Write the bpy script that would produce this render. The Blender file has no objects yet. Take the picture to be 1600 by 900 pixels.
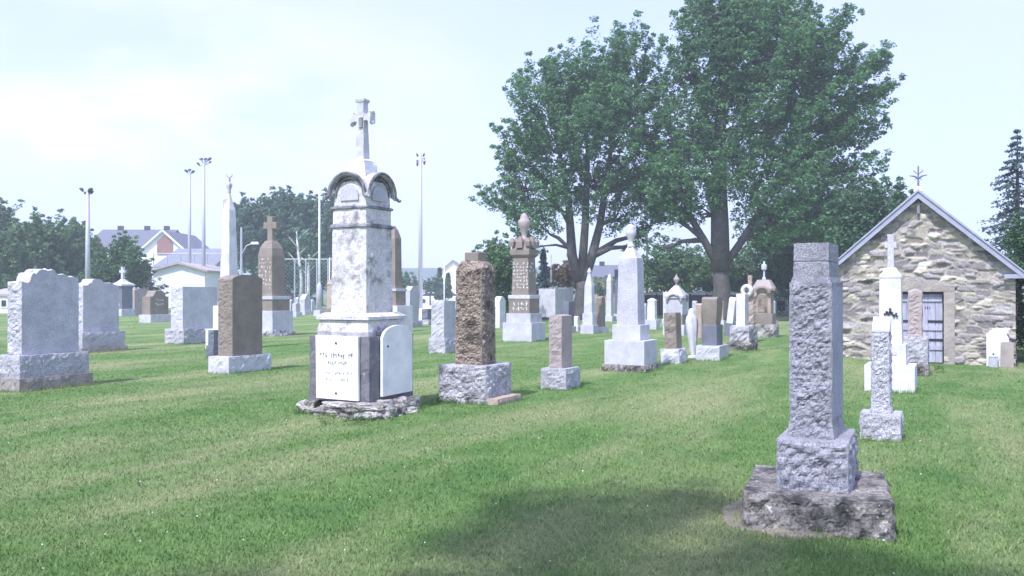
import bpy, bmesh, math, random
import numpy as np
from mathutils import Vector, Matrix, noise
R = math.radians
sc = bpy.context.scene
# ------------------------------------------------------------------ camera
F = 1385.0; HOR = 455.0; EYE = 1.6
cam_d = bpy.data.cameras.new('camera'); cam = bpy.data.objects.new('camera', cam_d)
sc.collection.objects.link(cam); sc.camera = cam
cam_d.sensor_width = 36; cam_d.lens = F / 1600 * 36
cam_d.clip_start = 0.05; cam_d.clip_end = 5000
cam.location = (0, 0, EYE); cam.rotation_euler = (R(90 + math.degrees(math.atan(5 / F))), 0, 0)
# ------------------------------------------------------------------ light
SUN_EL = 56.0
SX, SY = -0.53, -0.85            # horizontal direction towards the sun
world = bpy.data.worlds.new('World'); sc.world = world; world.use_nodes = True
wn = world.node_tree; wn.nodes.clear()
out = wn.nodes.new('ShaderNodeOutputWorld'); bg = wn.nodes.new('ShaderNodeBackground')
sky = wn.nodes.new('ShaderNodeTexSky'); sky.sky_type = 'NISHITA'; sky.sun_disc = False
sky.sun_elevation = R(SUN_EL); sky.sun_rotation = math.atan2(SX, SY)
sky.air_density = 1.0; sky.dust_density = 1.6; sky.ozone_density = 2.0
tc = wn.nodes.new('ShaderNodeTexCoord'); mp = wn.nodes.new('ShaderNodeMapping')
mp.inputs['Scale'].default_value = (1.0, 1.0, 3.2)
n1 = wn.nodes.new('ShaderNodeTexNoise'); n1.inputs['Scale'].default_value = 1.5; n1.inputs['Detail'].default_value = 7
n1.inputs['Roughness'].default_value = .5
rmp = wn.nodes.new('ShaderNodeValToRGB'); rmp.color_ramp.elements[0].position = .44; rmp.color_ramp.elements[1].position = .70
rmp.color_ramp.elements[0].color = (.5, .5, .5, 1); rmp.color_ramp.elements[1].color = (.85, .85, .85, 1)
mx = wn.nodes.new('ShaderNodeMix'); mx.data_type = 'RGBA'
mx.inputs['B'].default_value = (2.85, 3.25, 4.15, 1)
wn.links.new(tc.outputs['Generated'], mp.inputs['Vector']); wn.links.new(mp.outputs[0], n1.inputs['Vector'])
wn.links.new(n1.outputs['Fac'], rmp.inputs[0]); wn.links.new(rmp.outputs[0], mx.inputs['Factor'])
dm = wn.nodes.new('ShaderNodeVectorMath'); dm.operation = 'DISTANCE'      # one soft bright cumulus bank, up and to the left
mp2 = wn.nodes.new('ShaderNodeMapping'); mp2.inputs['Scale'].default_value = (1, 1, 2.6); wn.links.new(tc.outputs['Generated'], mp2.inputs[0])
cdir = Vector((-.42, 1, .20)).normalized(); dm.inputs[1].default_value = (cdir.x, cdir.y, cdir.z * 2.6); wn.links.new(mp2.outputs[0], dm.inputs[0])
rc = wn.nodes.new('ShaderNodeValToRGB'); rc.color_ramp.elements[0].position = .06; rc.color_ramp.elements[0].color = (1, 1, 1, 1); rc.color_ramp.elements[1].position = .42; rc.color_ramp.elements[1].color = (0, 0, 0, 1)
wn.links.new(dm.outputs['Value'], rc.inputs[0])
mu = wn.nodes.new('ShaderNodeMath'); mu.operation = 'MULTIPLY'; wn.links.new(rc.outputs[0], mu.inputs[0])
rn = wn.nodes.new('ShaderNodeValToRGB'); rn.color_ramp.elements[0].position = .35; rn.color_ramp.elements[1].position = .62
n2 = wn.nodes.new('ShaderNodeTexNoise'); n2.inputs['Scale'].default_value = 5; n2.inputs['Detail'].default_value = 6; wn.links.new(mp2.outputs[0], n2.inputs['Vector'])
wn.links.new(n2.outputs['Fac'], rn.inputs[0]); wn.links.new(rn.outputs[0], mu.inputs[1])
wn.links.new(sky.outputs[0], mx.inputs['A']); mx2 = wn.nodes.new('ShaderNodeMix'); mx2.data_type = 'RGBA'; mx2.inputs['B'].default_value = (4.1, 4.15, 4.3, 1)
wn.links.new(mu.outputs[0], mx2.inputs['Factor']); wn.links.new(mx.outputs['Result'], mx2.inputs['A'])
tn = wn.nodes.new('ShaderNodeMix'); tn.data_type = 'RGBA'; tn.blend_type = 'MULTIPLY'; tn.inputs['Factor'].default_value = 1; tn.inputs['B'].default_value = (1.0, .94, 1.10, 1)
wn.links.new(mx2.outputs['Result'], tn.inputs['A']); wn.links.new(tn.outputs['Result'], bg.inputs['Color'])
bg.inputs['Strength'].default_value = 0.15
wn.links.new(bg.outputs[0], out.inputs['Surface'])
sd = bpy.data.lights.new('sun', 'SUN'); sun = bpy.data.objects.new('sun', sd); sc.collection.objects.link(sun)
sd.energy = 2.7; sd.angle = R(1.5); sd.color = (1.0, .97, .93)
ce = math.cos(R(SUN_EL)); hl = math.hypot(SX, SY)
sun.rotation_euler = Vector((SX / hl * ce, SY / hl * ce, math.sin(R(SUN_EL)))).to_track_quat('Z', 'Y').to_euler()
sc.view_settings.view_transform = 'Standard'; sc.view_settings.look = 'None'
sc.view_settings.exposure = 1.1; sc.view_settings.gamma = 1.0
sc.view_settings.use_white_balance = True; sc.view_settings.white_balance_temperature = 6050; sc.view_settings.white_balance_tint = 13.3
sc.render.engine = 'CYCLES'
sc.cycles.max_bounces = 6; sc.cycles.volume_bounces = 1
sc.cycles.transparent_max_bounces = 8

rnd = random.Random(7); nrs = np.random.RandomState(5)
C = sc.collection
# ------------------------------------------------------------------ helpers: materials
def newmat(name):
    m = bpy.data.materials.new(name); m.use_nodes = True
    nt = m.node_tree; b = nt.nodes['Principled BSDF']
    return m, nt, b
def ramp(nt, stops, src):
    r = nt.nodes.new('ShaderNodeValToRGB'); e = r.color_ramp.elements
    while len(e) < len(stops): e.new(.5)
    for i, (p, c) in enumerate(stops):
        e[i].position = p; e[i].color = (c[0], c[1], c[2], 1) if not isinstance(c, (int, float)) else (c, c, c, 1)
    nt.links.new(src, r.inputs[0]); return r.outputs[0]
def mixc(nt, f, a, b, mode='MIX'):
    m = nt.nodes.new('ShaderNodeMix'); m.data_type = 'RGBA'; m.blend_type = mode
    for s, v in (('Factor', f), ('A', a), ('B', b)):
        if isinstance(v, (int, float)): m.inputs[s].default_value = v
        elif isinstance(v, tuple): m.inputs[s].default_value = (v[0], v[1], v[2], 1)
        else: nt.links.new(v, m.inputs[s])
    return m.outputs['Result']
def noi(nt, vec, scale, detail=6, rough=.6):
    n = nt.nodes.new('ShaderNodeTexNoise'); n.inputs['Scale'].default_value = scale
    n.inputs['Detail'].default_value = detail; n.inputs['Roughness'].default_value = rough
    nt.links.new(vec, n.inputs['Vector']); return n.outputs['Fac']
def geo(nt):
    return nt.nodes.new('ShaderNodeNewGeometry').outputs['Position']
def bump(nt, b, h, strength, dist):
    bp = nt.nodes.new('ShaderNodeBump'); bp.inputs['Strength'].default_value = strength; bp.inputs['Distance'].default_value = dist
    nt.links.new(h, bp.inputs['Height']); nt.links.new(bp.outputs[0], b.inputs['Normal'])
def stone(name, base, spot=.5, stain=(.12, .12, .11), stain_at=(.55, .72), lichen=None, rough=.75, bs=.35, fine=90, streak=False):
    """granite, marble or sandstone: fine grain, cloudy tone, weathering stains of their own shape"""
    m, nt, b = newmat(name); P = geo(nt)
    g = noi(nt, P, fine, 3, .7)
    dark = tuple(c * (1 - spot) for c in base); lite = tuple(min(.9, c * (1 + spot * .7)) for c in base)
    col = ramp(nt, [(.36, dark), (.5, base), (.66, lite)], g)
    cl = ramp(nt, [(.3, .8), (.7, 1.12)], noi(nt, P, 3.2, 5))
    col = mixc(nt, 1.0, col, cl, 'MULTIPLY')
    v = P
    if streak:
        mpn = nt.nodes.new('ShaderNodeMapping'); mpn.inputs['Scale'].default_value = (3, 3, .7); nt.links.new(P, mpn.inputs[0]); v = mpn.outputs[0]
    st = ramp(nt, [(stain_at[0], 0.0), (stain_at[1], 1.0)], noi(nt, v, 4.1, 8, .68))
    col = mixc(nt, st, col, stain)
    if lichen:
        li = ramp(nt, [(.60, 0.0), (.66, 1.0)], noi(nt, P, 13, 6, .7))
        col = mixc(nt, li, col, lichen)
    nt.links.new(col, b.inputs['Base Color']); b.inputs['Roughness'].default_value = rough
    b.inputs['Specular IOR Level'].default_value = .35
    h = mixc(nt, .4, noi(nt, P, 34, 6, .7), noi(nt, P, fine, 3, .7))
    bump(nt, b, h, bs, .012)
    return m
def plain(name, c, rough=.6, metal=0, var=.15, scale=6):
    m, nt, b = newmat(name); P = geo(nt)
    col = ramp(nt, [(.3, tuple(x * (1 - var) for x in c)), (.7, tuple(min(1, x * (1 + var)) for x in c))], noi(nt, P, scale, 5))
    nt.links.new(col, b.inputs['Base Color']); b.inputs['Roughness'].default_value = rough; b.inputs['Metallic'].default_value = metal
    return m
def leafmat(name, dark, lite, tr=.3):
    m, nt, b = newmat(name)
    a = nt.nodes.new('ShaderNodeAttribute'); a.attribute_name = 'tone'
    col = ramp(nt, [(0, dark), (.55, tuple((x + y) / 2 for x, y in zip(dark, lite))), (1, lite)], a.outputs['Fac'])
    nt.links.new(col, b.inputs['Base Color']); b.inputs['Roughness'].default_value = .55
    b.inputs['Specular IOR Level'].default_value = .3
    t = nt.nodes.new('ShaderNodeBsdfTranslucent'); nt.links.new(col, t.inputs['Color'])
    mi = nt.nodes.new('ShaderNodeMixShader'); mi.inputs[0].default_value = tr
    o = nt.nodes['Material Output']
    nt.links.new(b.outputs[0], mi.inputs[1]); nt.links.new(t.outputs[0], mi.inputs[2]); nt.links.new(mi.outputs[0], o.inputs['Surface'])
    return m
M = {}
M['granite'] = stone('grey_granite', (.49, .485, .525), .45, (.27, .27, .29), (.6, .85), bs=.4)
M['granite_rough'] = stone('rock_faced_granite', (.43, .425, .455), .6, (.12, .12, .12), (.58, .8), (.36, .36, .33), bs=.9, fine=70)
M['granite_light'] = stone('pale_granite', (.54, .54, .575), .25, (.34, .34, .36), (.62, .9), bs=.3)
M['granite_dark'] = stone('dark_granite', (.16, .17, .21), .4, (.08, .08, .1), (.6, .85), rough=.5)
M['base_rough'] = stone('weathered_rough_base', (.44, .43, .46), .55, (.10, .10, .10), (.50, .72), (.55, .54, .5), bs=1.0, fine=60)
M['pillar'] = stone('weathered_lavender_granite', (.30, .30, .33), .5, (.15, .15, .17), (.52, .74), (.4, .4, .38), bs=.9, fine=80)
M['pillar_side'] = stone('dressed_lavender_granite', (.35, .35, .41), .35, (.26, .26, .29), (.6, .85), bs=.3)
M['slab'] = stone('lichened_concrete_slab', (.25, .23, .205), .6, (.045, .045, .04), (.46, .6), (.56, .55, .52), bs=1.0, fine=45)
M['concrete'] = stone('old_concrete', (.33, .30, .27), .4, (.16, .15, .13), (.5, .75), (.45, .44, .4), bs=.8, fine=50)
M['marble'] = stone('white_marble', (.68, .675, .69), .10, (.36, .36, .37), (.52, .85), bs=.25, streak=True)
M['marble_old'] = stone('stained_limestone', (.62, .60, .59), .24, (.20, .19, .21), (.52, .66), (.72, .71, .70), bs=.7, fine=38)
M['pedestal'] = stone('blackened_limestone', (.18, .18, .195), .3, (.07, .07, .08), (.5, .75), (.33, .33, .35), bs=.6, streak=True)
M['moulding'] = stone('sooty_moulding', (.36, .36, .38), .3, (.09, .09, .11), (.42, .6), bs=.5)
M['brown'] = stone('brown_granite', (.25, .212, .175), .25, (.17, .145, .12), (.6, .85), bs=.25)
M['brown_rough'] = stone('rock_faced_brown_granite', (.29, .24, .19), .6, (.075, .06, .05), (.50, .64), (.40, .34, .28), bs=1.0, fine=60)
M['pink'] = stone('pink_granite', (.39, .33, .31), .3, (.3, .25, .24), (.6, .85), bs=.4)
M['rubble'] = stone('foundation_rubble', (.38, .36, .33), .45, (.09, .08, .07), (.46, .62), (.62, .61, .57), bs=.9, fine=40)
M['rust_stone'] = stone('tan_sandstone', (.42, .34, .27), .3, (.2, .15, .12), (.55, .8), bs=.6)
M['letter_dark'] = plain('engraved_letter', (.22, .22, .23))
M['letter_white'] = plain('painted_letter', (.75, .73, .7))
M['iron'] = plain('dark_iron', (.035, .035, .045), .5, .3)
M['galv'] = plain('galvanised_steel', (.42, .44, .47), .5, .2)
M['white_paint'] = plain('white_paint', (.78, .79, .8), .6)
M['white_wall'] = plain('white_siding', (.78, .79, .81), .7, var=.04)
M['roof_grey'] = plain('grey_shingles', (.20, .21, .25), .9, var=.12, scale=3)
M['roof_blue'] = plain('blue_grey_shingles', (.13, .13, .17), .9, var=.12)
M['roof_tan'] = plain('tan_shingles', (.40, .35, .33), .9)
M['wall_blue'] = plain('pale_blue_siding', (.50, .62, .68), .8, var=.05)
M['wall_brown'] = plain('reddish_brown_cladding', (.26, .13, .11), .8, scale=2)
M['wall_tan'] = plain('tan_brick', (.42, .29, .2), .8)
M['wall_cream'] = plain('cream_siding', (.6, .58, .45), .8)
M['glass'] = plain('window_glass', (.03, .035, .05), .15)
M['tyre'] = plain('tyre_rubber', (.02, .02, .02), .8)
M['car_white'] = plain('white_car_paint', (.75, .76, .78), .3, var=.02)
M['car_red'] = plain('dark_red_car_paint', (.14, .03, .04), .3, var=.02)
M['car_blue'] = plain('dark_car_paint', (.05, .06, .1), .3, var=.02)
M['gravel'] = plain('pale_gravel', (.74, .72, .70), .95, var=.1, scale=.6)
M['asphalt'] = plain('asphalt', (.06, .06, .065), .9)
M['copper'] = plain('weathered_metal', (.16, .16, .24), .5, .2)
M['fascia'] = plain('painted_fascia', (.33, .34, .43), .6, var=.12)
M['chapel_roof'] = plain('chapel_sheet_roof', (.30, .31, .38), .6, var=.1)
M['lintel'] = stone('dressed_tan_stone', (.36, .32, .28), .2, (.24, .2, .17), (.55, .8), bs=.4)
M['slate'] = stone('slate_tablet', (.45, .45, .47), .15, (.3, .3, .3), (.6, .9))
M['hill'] = plain('wooded_hill', (.05, .09, .07), .9, var=.2, scale=.02)
M['bark'] = stone('tree_bark', (.105, .095, .09), .4, (.055, .05, .05), (.45, .7), bs=1.0, fine=18)
M['birch'] = stone('birch_bark', (.62, .6, .58), .15, (.15, .14, .13), (.58, .7), bs=.4, fine=12)
M['leaf_maple'] = leafmat('maple_leaves', (.07, .175, .075), (.20, .37, .16), .5)
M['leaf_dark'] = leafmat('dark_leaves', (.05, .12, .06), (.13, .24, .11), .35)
M['leaf_mid'] = leafmat('broadleaf_foliage', (.07, .15, .065), (.18, .31, .12), .42)
M['leaf_teal'] = leafmat('bluish_foliage', (.06, .14, .085), (.16, .28, .15), .42)
M['needle'] = leafmat('spruce_needles', (.06, .10, .10), (.13, .20, .19), .2)
M['cedar'] = leafmat('cedar_foliage', (.022, .07, .025), (.07, .17, .05), .15)
M['leaf_rust'] = leafmat('rusty_leaves', (.12, .09, .05), (.22, .16, .08))
M['weed'] = leafmat('weed_leaves', (.045, .10, .03), (.11, .2, .06))

# ------------------------------------------------------------------ helpers: objects
def empty(name, label, cat, loc, rz=0, group=None):
    o = bpy.data.objects.new(name, None); C.objects.link(o); o.location = loc; o.rotation_euler = (0, 0, rz)
    o.empty_display_size = .2
    o['label'] = label; o['category'] = cat
    if group: o['group'] = group
    return o
def tag(o, label=None, cat=None, group=None, kind=None):
    if label: o['label'] = label
    if cat: o['category'] = cat
    if group: o['group'] = group
    if kind: o['kind'] = kind
    return o
def mk(name, bm, mat, parent=None, smooth=False, bevel=0, loc=None, rot=None):
    me = bpy.data.meshes.new(name)
    bmesh.ops.recalc_face_normals(bm, faces=bm.faces); bm.to_mesh(me); bm.free()
    if smooth:
        for p in me.polygons: p.use_smooth = True
    for m in (mat if isinstance(mat, list) else [mat]): me.materials.append(m)
    o = bpy.data.objects.new(name, me); C.objects.link(o)
    if parent: o.parent = parent
    if loc is not None: o.location = loc
    if rot is not None: o.rotation_euler = rot
    if bevel:
        b = o.modifiers.new('bevel', 'BEVEL'); b.width = bevel; b.segments = 2; b.limit_method = 'ANGLE'; b.angle_limit = R(35)
    return o
def fastmesh(name, verts, faces, mat, parent=None, tone=None):
    """numpy mesh; faces (n,k)"""
    n, k = faces.shape
    me = bpy.data.meshes.new(name); me.vertices.add(len(verts)); me.vertices.foreach_set('co', verts.astype(np.float32).ravel())
    me.loops.add(n * k); me.loops.foreach_set('vertex_index', faces.astype(np.int32).ravel())
    me.polygons.add(n); me.polygons.foreach_set('loop_start', np.arange(0, n * k, k, dtype=np.int32))
    me.polygons.foreach_set('loop_total', np.full(n, k, dtype=np.int32))
    me.update(calc_edges=True)
    if tone is not None:
        a = me.attributes.new('tone', 'FLOAT', 'FACE'); a.data.foreach_set('value', tone.astype(np.float32))
    me.materials.append(mat)
    o = bpy.data.objects.new(name, me); C.objects.link(o)
    if parent: o.parent = parent
    return o
def box(bm, x0, x1, y0, y1, z0, z1):
    v = [bm.verts.new((x, y, z)) for z in (z0, z1) for y in (y0, y1) for x in (x0, x1)]
    for f in ((0, 2, 3, 1), (4, 5, 7, 6), (0, 1, 5, 4), (2, 6, 7, 3), (0, 4, 6, 2), (1, 3, 7, 5)):
        bm.faces.new([v[i] for i in f])
def sq(bm, prof, cx=0, cy=0):
    """square-section turned shape: list of (z, half x, half y)"""
    rings = []
    for z, hx, hy in prof:
        rings.append([bm.verts.new((cx + sx * hx, cy + sy * hy, z)) for sx, sy in ((-1, -1), (1, -1), (1, 1), (-1, 1))])
    for a, b in zip(rings, rings[1:]):
        for i in range(4): bm.faces.new((a[i], a[(i + 1) % 4], b[(i + 1) % 4], b[i]))
    bm.faces.new(rings[0][::-1]); bm.faces.new(rings[-1])
def lathe(bm, prof, cx=0, cy=0, n=14):
    rings = [[bm.verts.new((cx + r * math.cos(6.28319 * i / n), cy + r * math.sin(6.28319 * i / n), z)) for i in range(n)] for r, z in prof]
    for a, b in zip(rings, rings[1:]):
        for i in range(n): bm.faces.new((a[i], a[(i + 1) % n], b[(i + 1) % n], b[i]))
    bm.faces.new(rings[0][::-1]); bm.faces.new(rings[-1])
def tube(bm, pts, rads, n=8, cap=True):
    pts = [Vector(p) for p in pts]; rings = []
    up = Vector((0, 0, 1))
    for i, p in enumerate(pts):
        d = (pts[min(i + 1, len(pts) - 1)] - pts[max(i - 1, 0)]).normalized()
        a = d.cross(up if abs(d.z) < .95 else Vector((1, 0, 0))).normalized()
        if rings and a.dot(la) < 0: a = -a
        la = a; b = d.cross(a)
        r = rads[i] if isinstance(rads, (list, tuple)) else rads
        rings.append([bm.verts.new(p + (a * math.cos(6.28319 * k / n) + b * math.sin(6.28319 * k / n)) * r) for k in range(n)])
    for a, b in zip(rings, rings[1:]):
        for i in range(n): bm.faces.new((a[i], a[(i + 1) % n], b[(i + 1) % n], b[i]))
    if cap: bm.faces.new(rings[0][::-1]); bm.faces.new(rings[-1])
def sm(x, a, b):
    t = max(0, min(1, (x - a) / (b - a))); return t * t * (3 - 2 * t)
def rockn(p, s):
    """quarried-face relief, about -1..1"""
    a = noise.voronoi(p * s, distance_metric='DISTANCE')[0]
    f = (a[1] - a[0]); cid = noise.cell(noise.voronoi(p * s)[1][0] * 7.3)
    return .8 * min(f * 1.4, .8) - .3 + .55 * noise.noise(p * s * .7) + .25 * noise.noise(p * s * 2.9) + .25 * (cid - .5)
def block(bm, w, d, z0, z1, seg=.05, rough='', amp=.02, taper=None, topf=None, cx=0, cy=0, jit=None, sc_=11.0, botf=None):
    """stone block on a surface lattice; faces named in rough (F R B L T) are rock-faced"""
    h = z1 - z0
    nx, ny, nz = (max(1, int(round(v / seg))) for v in (w, d, h))
    if not rough and not topf and seg > 1: nx = ny = nz = 1
    jit = (amp * .22 if rough else .0015) if jit is None else jit
    V = {}; so = Vector((rnd.uniform(0, 90), rnd.uniform(0, 90), rnd.uniform(0, 90)))
    def vert(i, j, k):
        key = (i, j, k)
        if key in V: return V[key]
        x, y, t = (i / nx - .5) * w, (j / ny - .5) * d, k / nz
        ex, ey, ez = min(i, nx - i) * w / nx, min(j, ny - j) * d / ny, min(k, nz - k) * h / nz
        ew = .035 if seg < .03 else .06
        p = Vector((x, y, t * h)); dx = dy = dz = 0
        q = p + so
        if rough:
            rv = None
            for f, on, e1, e2, ax, s in (('F', j == 0, ex, ez, 1, -1), ('B', j == ny, ex, ez, 1, 1), ('L', i == 0, ey, ez, 0, -1), ('R', i == nx, ey, ez, 0, 1), ('T', k == nz, ex, ey, 2, 1)):
                if on and f in rough:
                    if rv is None: rv = rockn(q, sc_)
                    g = sm(min(e1, e2), 0, ew) * amp * (.55 + rv)
                    if ax == 0: dx += s * g
                    elif ax == 1: dy += s * g
                    else: dz += s * g * .5
        if jit:
            nv = noise.noise_vector(q * 14) * jit; dx += nv.x; dy += nv.y; dz += nv.z
        if taper:
            a, b = taper(t); x *= a; y *= b
        zz = t * h
        if topf: zz *= topf(2 * (i / nx - .5), 2 * (j / ny - .5))
        v = bm.verts.new((cx + x + dx, cy + y + dy, z0 + zz + (dz if k > 0 else 0))); V[key] = v; return v
    def quad(a, b, c, e):
        bm.faces.new((vert(*a), vert(*b), vert(*c), vert(*e)))
    for i in range(nx):
        for j in range(ny):
            quad((i, j, 0), (i, j + 1, 0), (i + 1, j + 1, 0), (i + 1, j, 0)); quad((i, j, nz), (i + 1, j, nz), (i + 1, j + 1, nz), (i, j + 1, nz))
    for k in range(nz):
        for i in range(nx):
            quad((i, 0, k), (i + 1, 0, k), (i + 1, 0, k + 1), (i, 0, k + 1)); quad((i, ny, k), (i, ny, k + 1), (i + 1, ny, k + 1), (i + 1, ny, k))
        for j in range(ny):
            quad((0, j, k), (0, j, k + 1), (0, j + 1, k + 1), (0, j + 1, k)); quad((nx, j, k), (nx, j + 1, k), (nx, j + 1, k + 1), (nx, j, k + 1))
def X(px, d): return (px - 800) / F * d
def Z(py, d): return EYE + (HOR - py) / F * d
def D(yb): return EYE * F / (yb - HOR)
PHI = R(-27)
FEET = []          # footprints, for the longer grass the mower misses
def gz(x, y):
    """ground height"""
    r = math.hypot(x, y)
    z = .03 * noise.noise(Vector((x * .25, y * .25, 3))) * min(1, r / 6)
    g = math.exp(-(((x - 6.7) / 1.1) ** 2 + ((y - 20.9) / 1.6) ** 2))
    return z + .26 * g
# ------------------------------------------------------------------ ground
def lin(parts):
    a = []
    for lo, hi, st in parts: a += list(np.arange(lo, hi, st))
    return a
gx = lin([(-500, -100, 50), (-100, -30, 5), (-30, 30, .5), (30, 100, 5), (100, 501, 50)])
gy = lin([(-60, -4, 6), (-4, 40, .5), (40, 120, 5), (120, 521, 50)])
V_ = np.array([(x, y, gz(x, y)) for y in gy for x in gx]); nxg = len(gx)
F_ = np.array([(j * nxg + i, j * nxg + i + 1, (j + 1) * nxg + i + 1, (j + 1) * nxg + i) for j in range(len(gy) - 1) for i in range(nxg - 1)])
def grassnodes(nt, extra):
    P = geo(nt)
    m2 = nt.nodes.new('ShaderNodeMapping'); m2.vector_type = 'POINT'; m2.inputs['Rotation'].default_value = (0, 0, R(28)); nt.links.new(P, m2.inputs[0])
    m3 = nt.nodes.new('ShaderNodeMapping'); m3.inputs['Scale'].default_value = (1.0, .22, 1); nt.links.new(m2.outputs[0], m3.inputs[0])
    col = ramp(nt, [(.30, (.085, .175, .048)), (.5, (.125, .215, .062)), (.68, (.16, .25, .082))], noi(nt, P, 1.1, 8, .62))
    dry = ramp(nt, [(.45, 0.0), (.64, .74)], noi(nt, m3.outputs[0], .62, 7, .6))
    col = mixc(nt, dry, col, (.31, .32, .165))
    dry2 = ramp(nt, [(.60, 0.0), (.72, .4)], noi(nt, P, .8, 8, .7))
    col = mixc(nt, dry2, col, (.30, .29, .18))
    col = mixc(nt, .75, col, ramp(nt, [(.3, .72), (.7, 1.22)], noi(nt, P, extra, 4, .7)), 'MULTIPLY')
    return P, col
m, nt, b = newmat('lawn'); P, col = grassnodes(nt, 22)
nt.links.new(col, b.inputs['Base Color']); b.inputs['Roughness'].default_value = .9; b.inputs['Specular IOR Level'].default_value = .1
bump(nt, b, noi(nt, P, 28, 6, .75), .8, .04); M['lawn'] = m
ground = fastmesh('ground', V_, F_, m); tag(ground, kind='structure')
for p in ground.data.polygons: p.use_smooth = True
m, nt, b = newmat('grass_blades'); P, col = grassnodes(nt, 6)
a = nt.nodes.new('ShaderNodeAttribute'); a.attribute_name = 'tone'
col = mixc(nt, .9, col, ramp(nt, [(0, .95), (.8, 1.5), (1, 1.8)], a.outputs['Fac']), 'MULTIPLY')
nt.links.new(col, b.inputs['Base Color']); b.inputs['Roughness'].default_value = .6; b.inputs['Specular IOR Level'].default_value = .2
t = nt.nodes.new('ShaderNodeBsdfTranslucent'); nt.links.new(col, t.inputs['Color']); mi = nt.nodes.new('ShaderNodeMixShader'); mi.inputs[0].default_value = .25
nt.links.new(b.outputs[0], mi.inputs[1]); nt.links.new(t.outputs[0], mi.inputs[2]); nt.links.new(mi.outputs[0], nt.nodes['Material Output'].inputs['Surface'])
M['blades'] = m
N = 400000
dd = 4.0 + 30 * nrs.rand(N) ** 1.5; xx = (nrs.rand(N) - .5) * 1.6 * dd + (nrs.rand(N) - .5) * 1.5
# ground height for blades: bilinear through coarse cache
cg = {}
def gzc(x, y):
    k = (round(x * 2), round(y * 2))
    if k not in cg: cg[k] = gz(k[0] / 2, k[1] / 2)
    return cg[k]
zz = np.array([gzc(x, y) for x, y in zip(xx, dd)])
hgt = (.012 + .021 * nrs.rand(N)) * np.clip(1.25 - dd / 34, .25, 1); wd = .0035 + .0004 * dd; an = nrs.rand(N) * 6.283; ln = hgt * (.3 + .7 * nrs.rand(N)); la = nrs.rand(N) * 6.283
v0 = np.stack([xx - np.cos(an) * wd, dd - np.sin(an) * wd, zz - .004], 1); v1 = np.stack([xx + np.cos(an) * wd, dd + np.sin(an) * wd, zz - .004], 1)
v2 = np.stack([xx + np.cos(la) * ln, dd + np.sin(la) * ln, zz + hgt], 1)
vb = np.stack([v0, v1, v2], 1).reshape(-1, 3)
tag(fastmesh('grass', vb, np.arange(3 * N).reshape(-1, 3), M['blades'], tone=nrs.rand(N)), 'short mown green lawn with dry pale streaks', 'grass', kind='stuff')
# clover flowers
N = 75; fx = []; ff = []
for i in range(N):
    d_ = rnd.uniform(4.5, 13); x_ = rnd.uniform(-.6, .6) * d_; r_ = rnd.uniform(.004, .008); z_ = gz(x_, d_) + .045
    o_ = len(fx); fx += [(x_ + r_, d_, z_), (x_ - r_, d_, z_), (x_, d_ + r_, z_), (x_, d_ - r_, z_), (x_, d_, z_ + r_), (x_, d_, z_ - r_)]
    for t3 in ((0, 2, 4), (2, 1, 4), (1, 3, 4), (3, 0, 4), (2, 0, 5), (1, 2, 5), (3, 1, 5), (0, 3, 5)): ff.append([o_ + q for q in t3])
tag(fastmesh('clover', np.array(fx), np.array(ff), M['white_paint']), 'tiny white clover flowers dotted through the lawn', 'clover', kind='stuff')
# gravel yard beyond the graves, and far road
bm = bmesh.new()
def sheet(bm, pts, z):
    bm.faces.new([bm.verts.new((x, y, z)) for x, y in pts])
sheet(bm, [(X(650, 47), 47), (X(795, 47), 47), (X(800, 150), 150), (X(640, 150), 150)], .05)
tag(mk('gravel_yard', bm, M['gravel']), kind='structure')
bm = bmesh.new(); sheet(bm, [(-300, 151), (300, 151), (300, 158), (-300, 158)], .05)
tag(mk('road', bm, M['asphalt']), kind='structure')
# hills
bm = bmesh.new(); prev = None
for i in range(81):
    x = -480 + i * 12; h = 12 + 3.5 * noise.noise(Vector((x * .006, 1, 0))) + .8 * noise.noise(Vector((x * .08, 1, 0)))
    cur = [bm.verts.new((x, 350, -.5)), bm.verts.new((x, 375, h * .75)), bm.verts.new((x, 395, h)), bm.verts.new((x, 470, h * .8)), bm.verts.new((x, 510, -.5))]
    if prev:
        for k in range(4): bm.faces.new((prev[k], cur[k], cur[k + 1], prev[k + 1]))
    prev = cur
tag(mk('hills', bm, M['hill'], smooth=True), kind='structure')

# ------------------------------------------------------------------ trees
def leaves(centers, rad, per, size, flat=.7, up=.6, rs=nrs):
    """leaf quads around clump centres -> verts, faces, tone"""
    n = len(centers) * per
    c = np.repeat(np.array(centers), per, 0); r = np.repeat(np.array(rad), per)
    o = rs.normal(size=(n, 3)); o /= np.linalg.norm(o, axis=1)[:, None]; o *= (rs.rand(n) ** .45)[:, None] * r[:, None]; o[:, 2] *= flat
    p = c + o
    nm = rs.normal(size=(n, 3)); nm[:, 2] = np.abs(nm[:, 2]) + up; nm += o / r[:, None] * .8; nm /= np.linalg.norm(nm, axis=1)[:, None]
    t = np.cross(nm, rs.normal(size=(n, 3))); t /= np.linalg.norm(t, axis=1)[:, None]; b_ = np.cross(nm, t)
    s = (size * (.6 + .8 * rs.rand(n)))[:, None]
    v = np.stack([p - t * s * .6, p - b_ * s * .32, p + t * s * .6, p + b_ * s * .32], 1).reshape(-1, 3)
    ct = np.repeat(rs.rand(len(centers)), per)
    tone = np.clip(.65 * rs.rand(n) + .35 * ct, 0, 1)
    return v, np.arange(4 * n).reshape(-1, 4), tone
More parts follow.
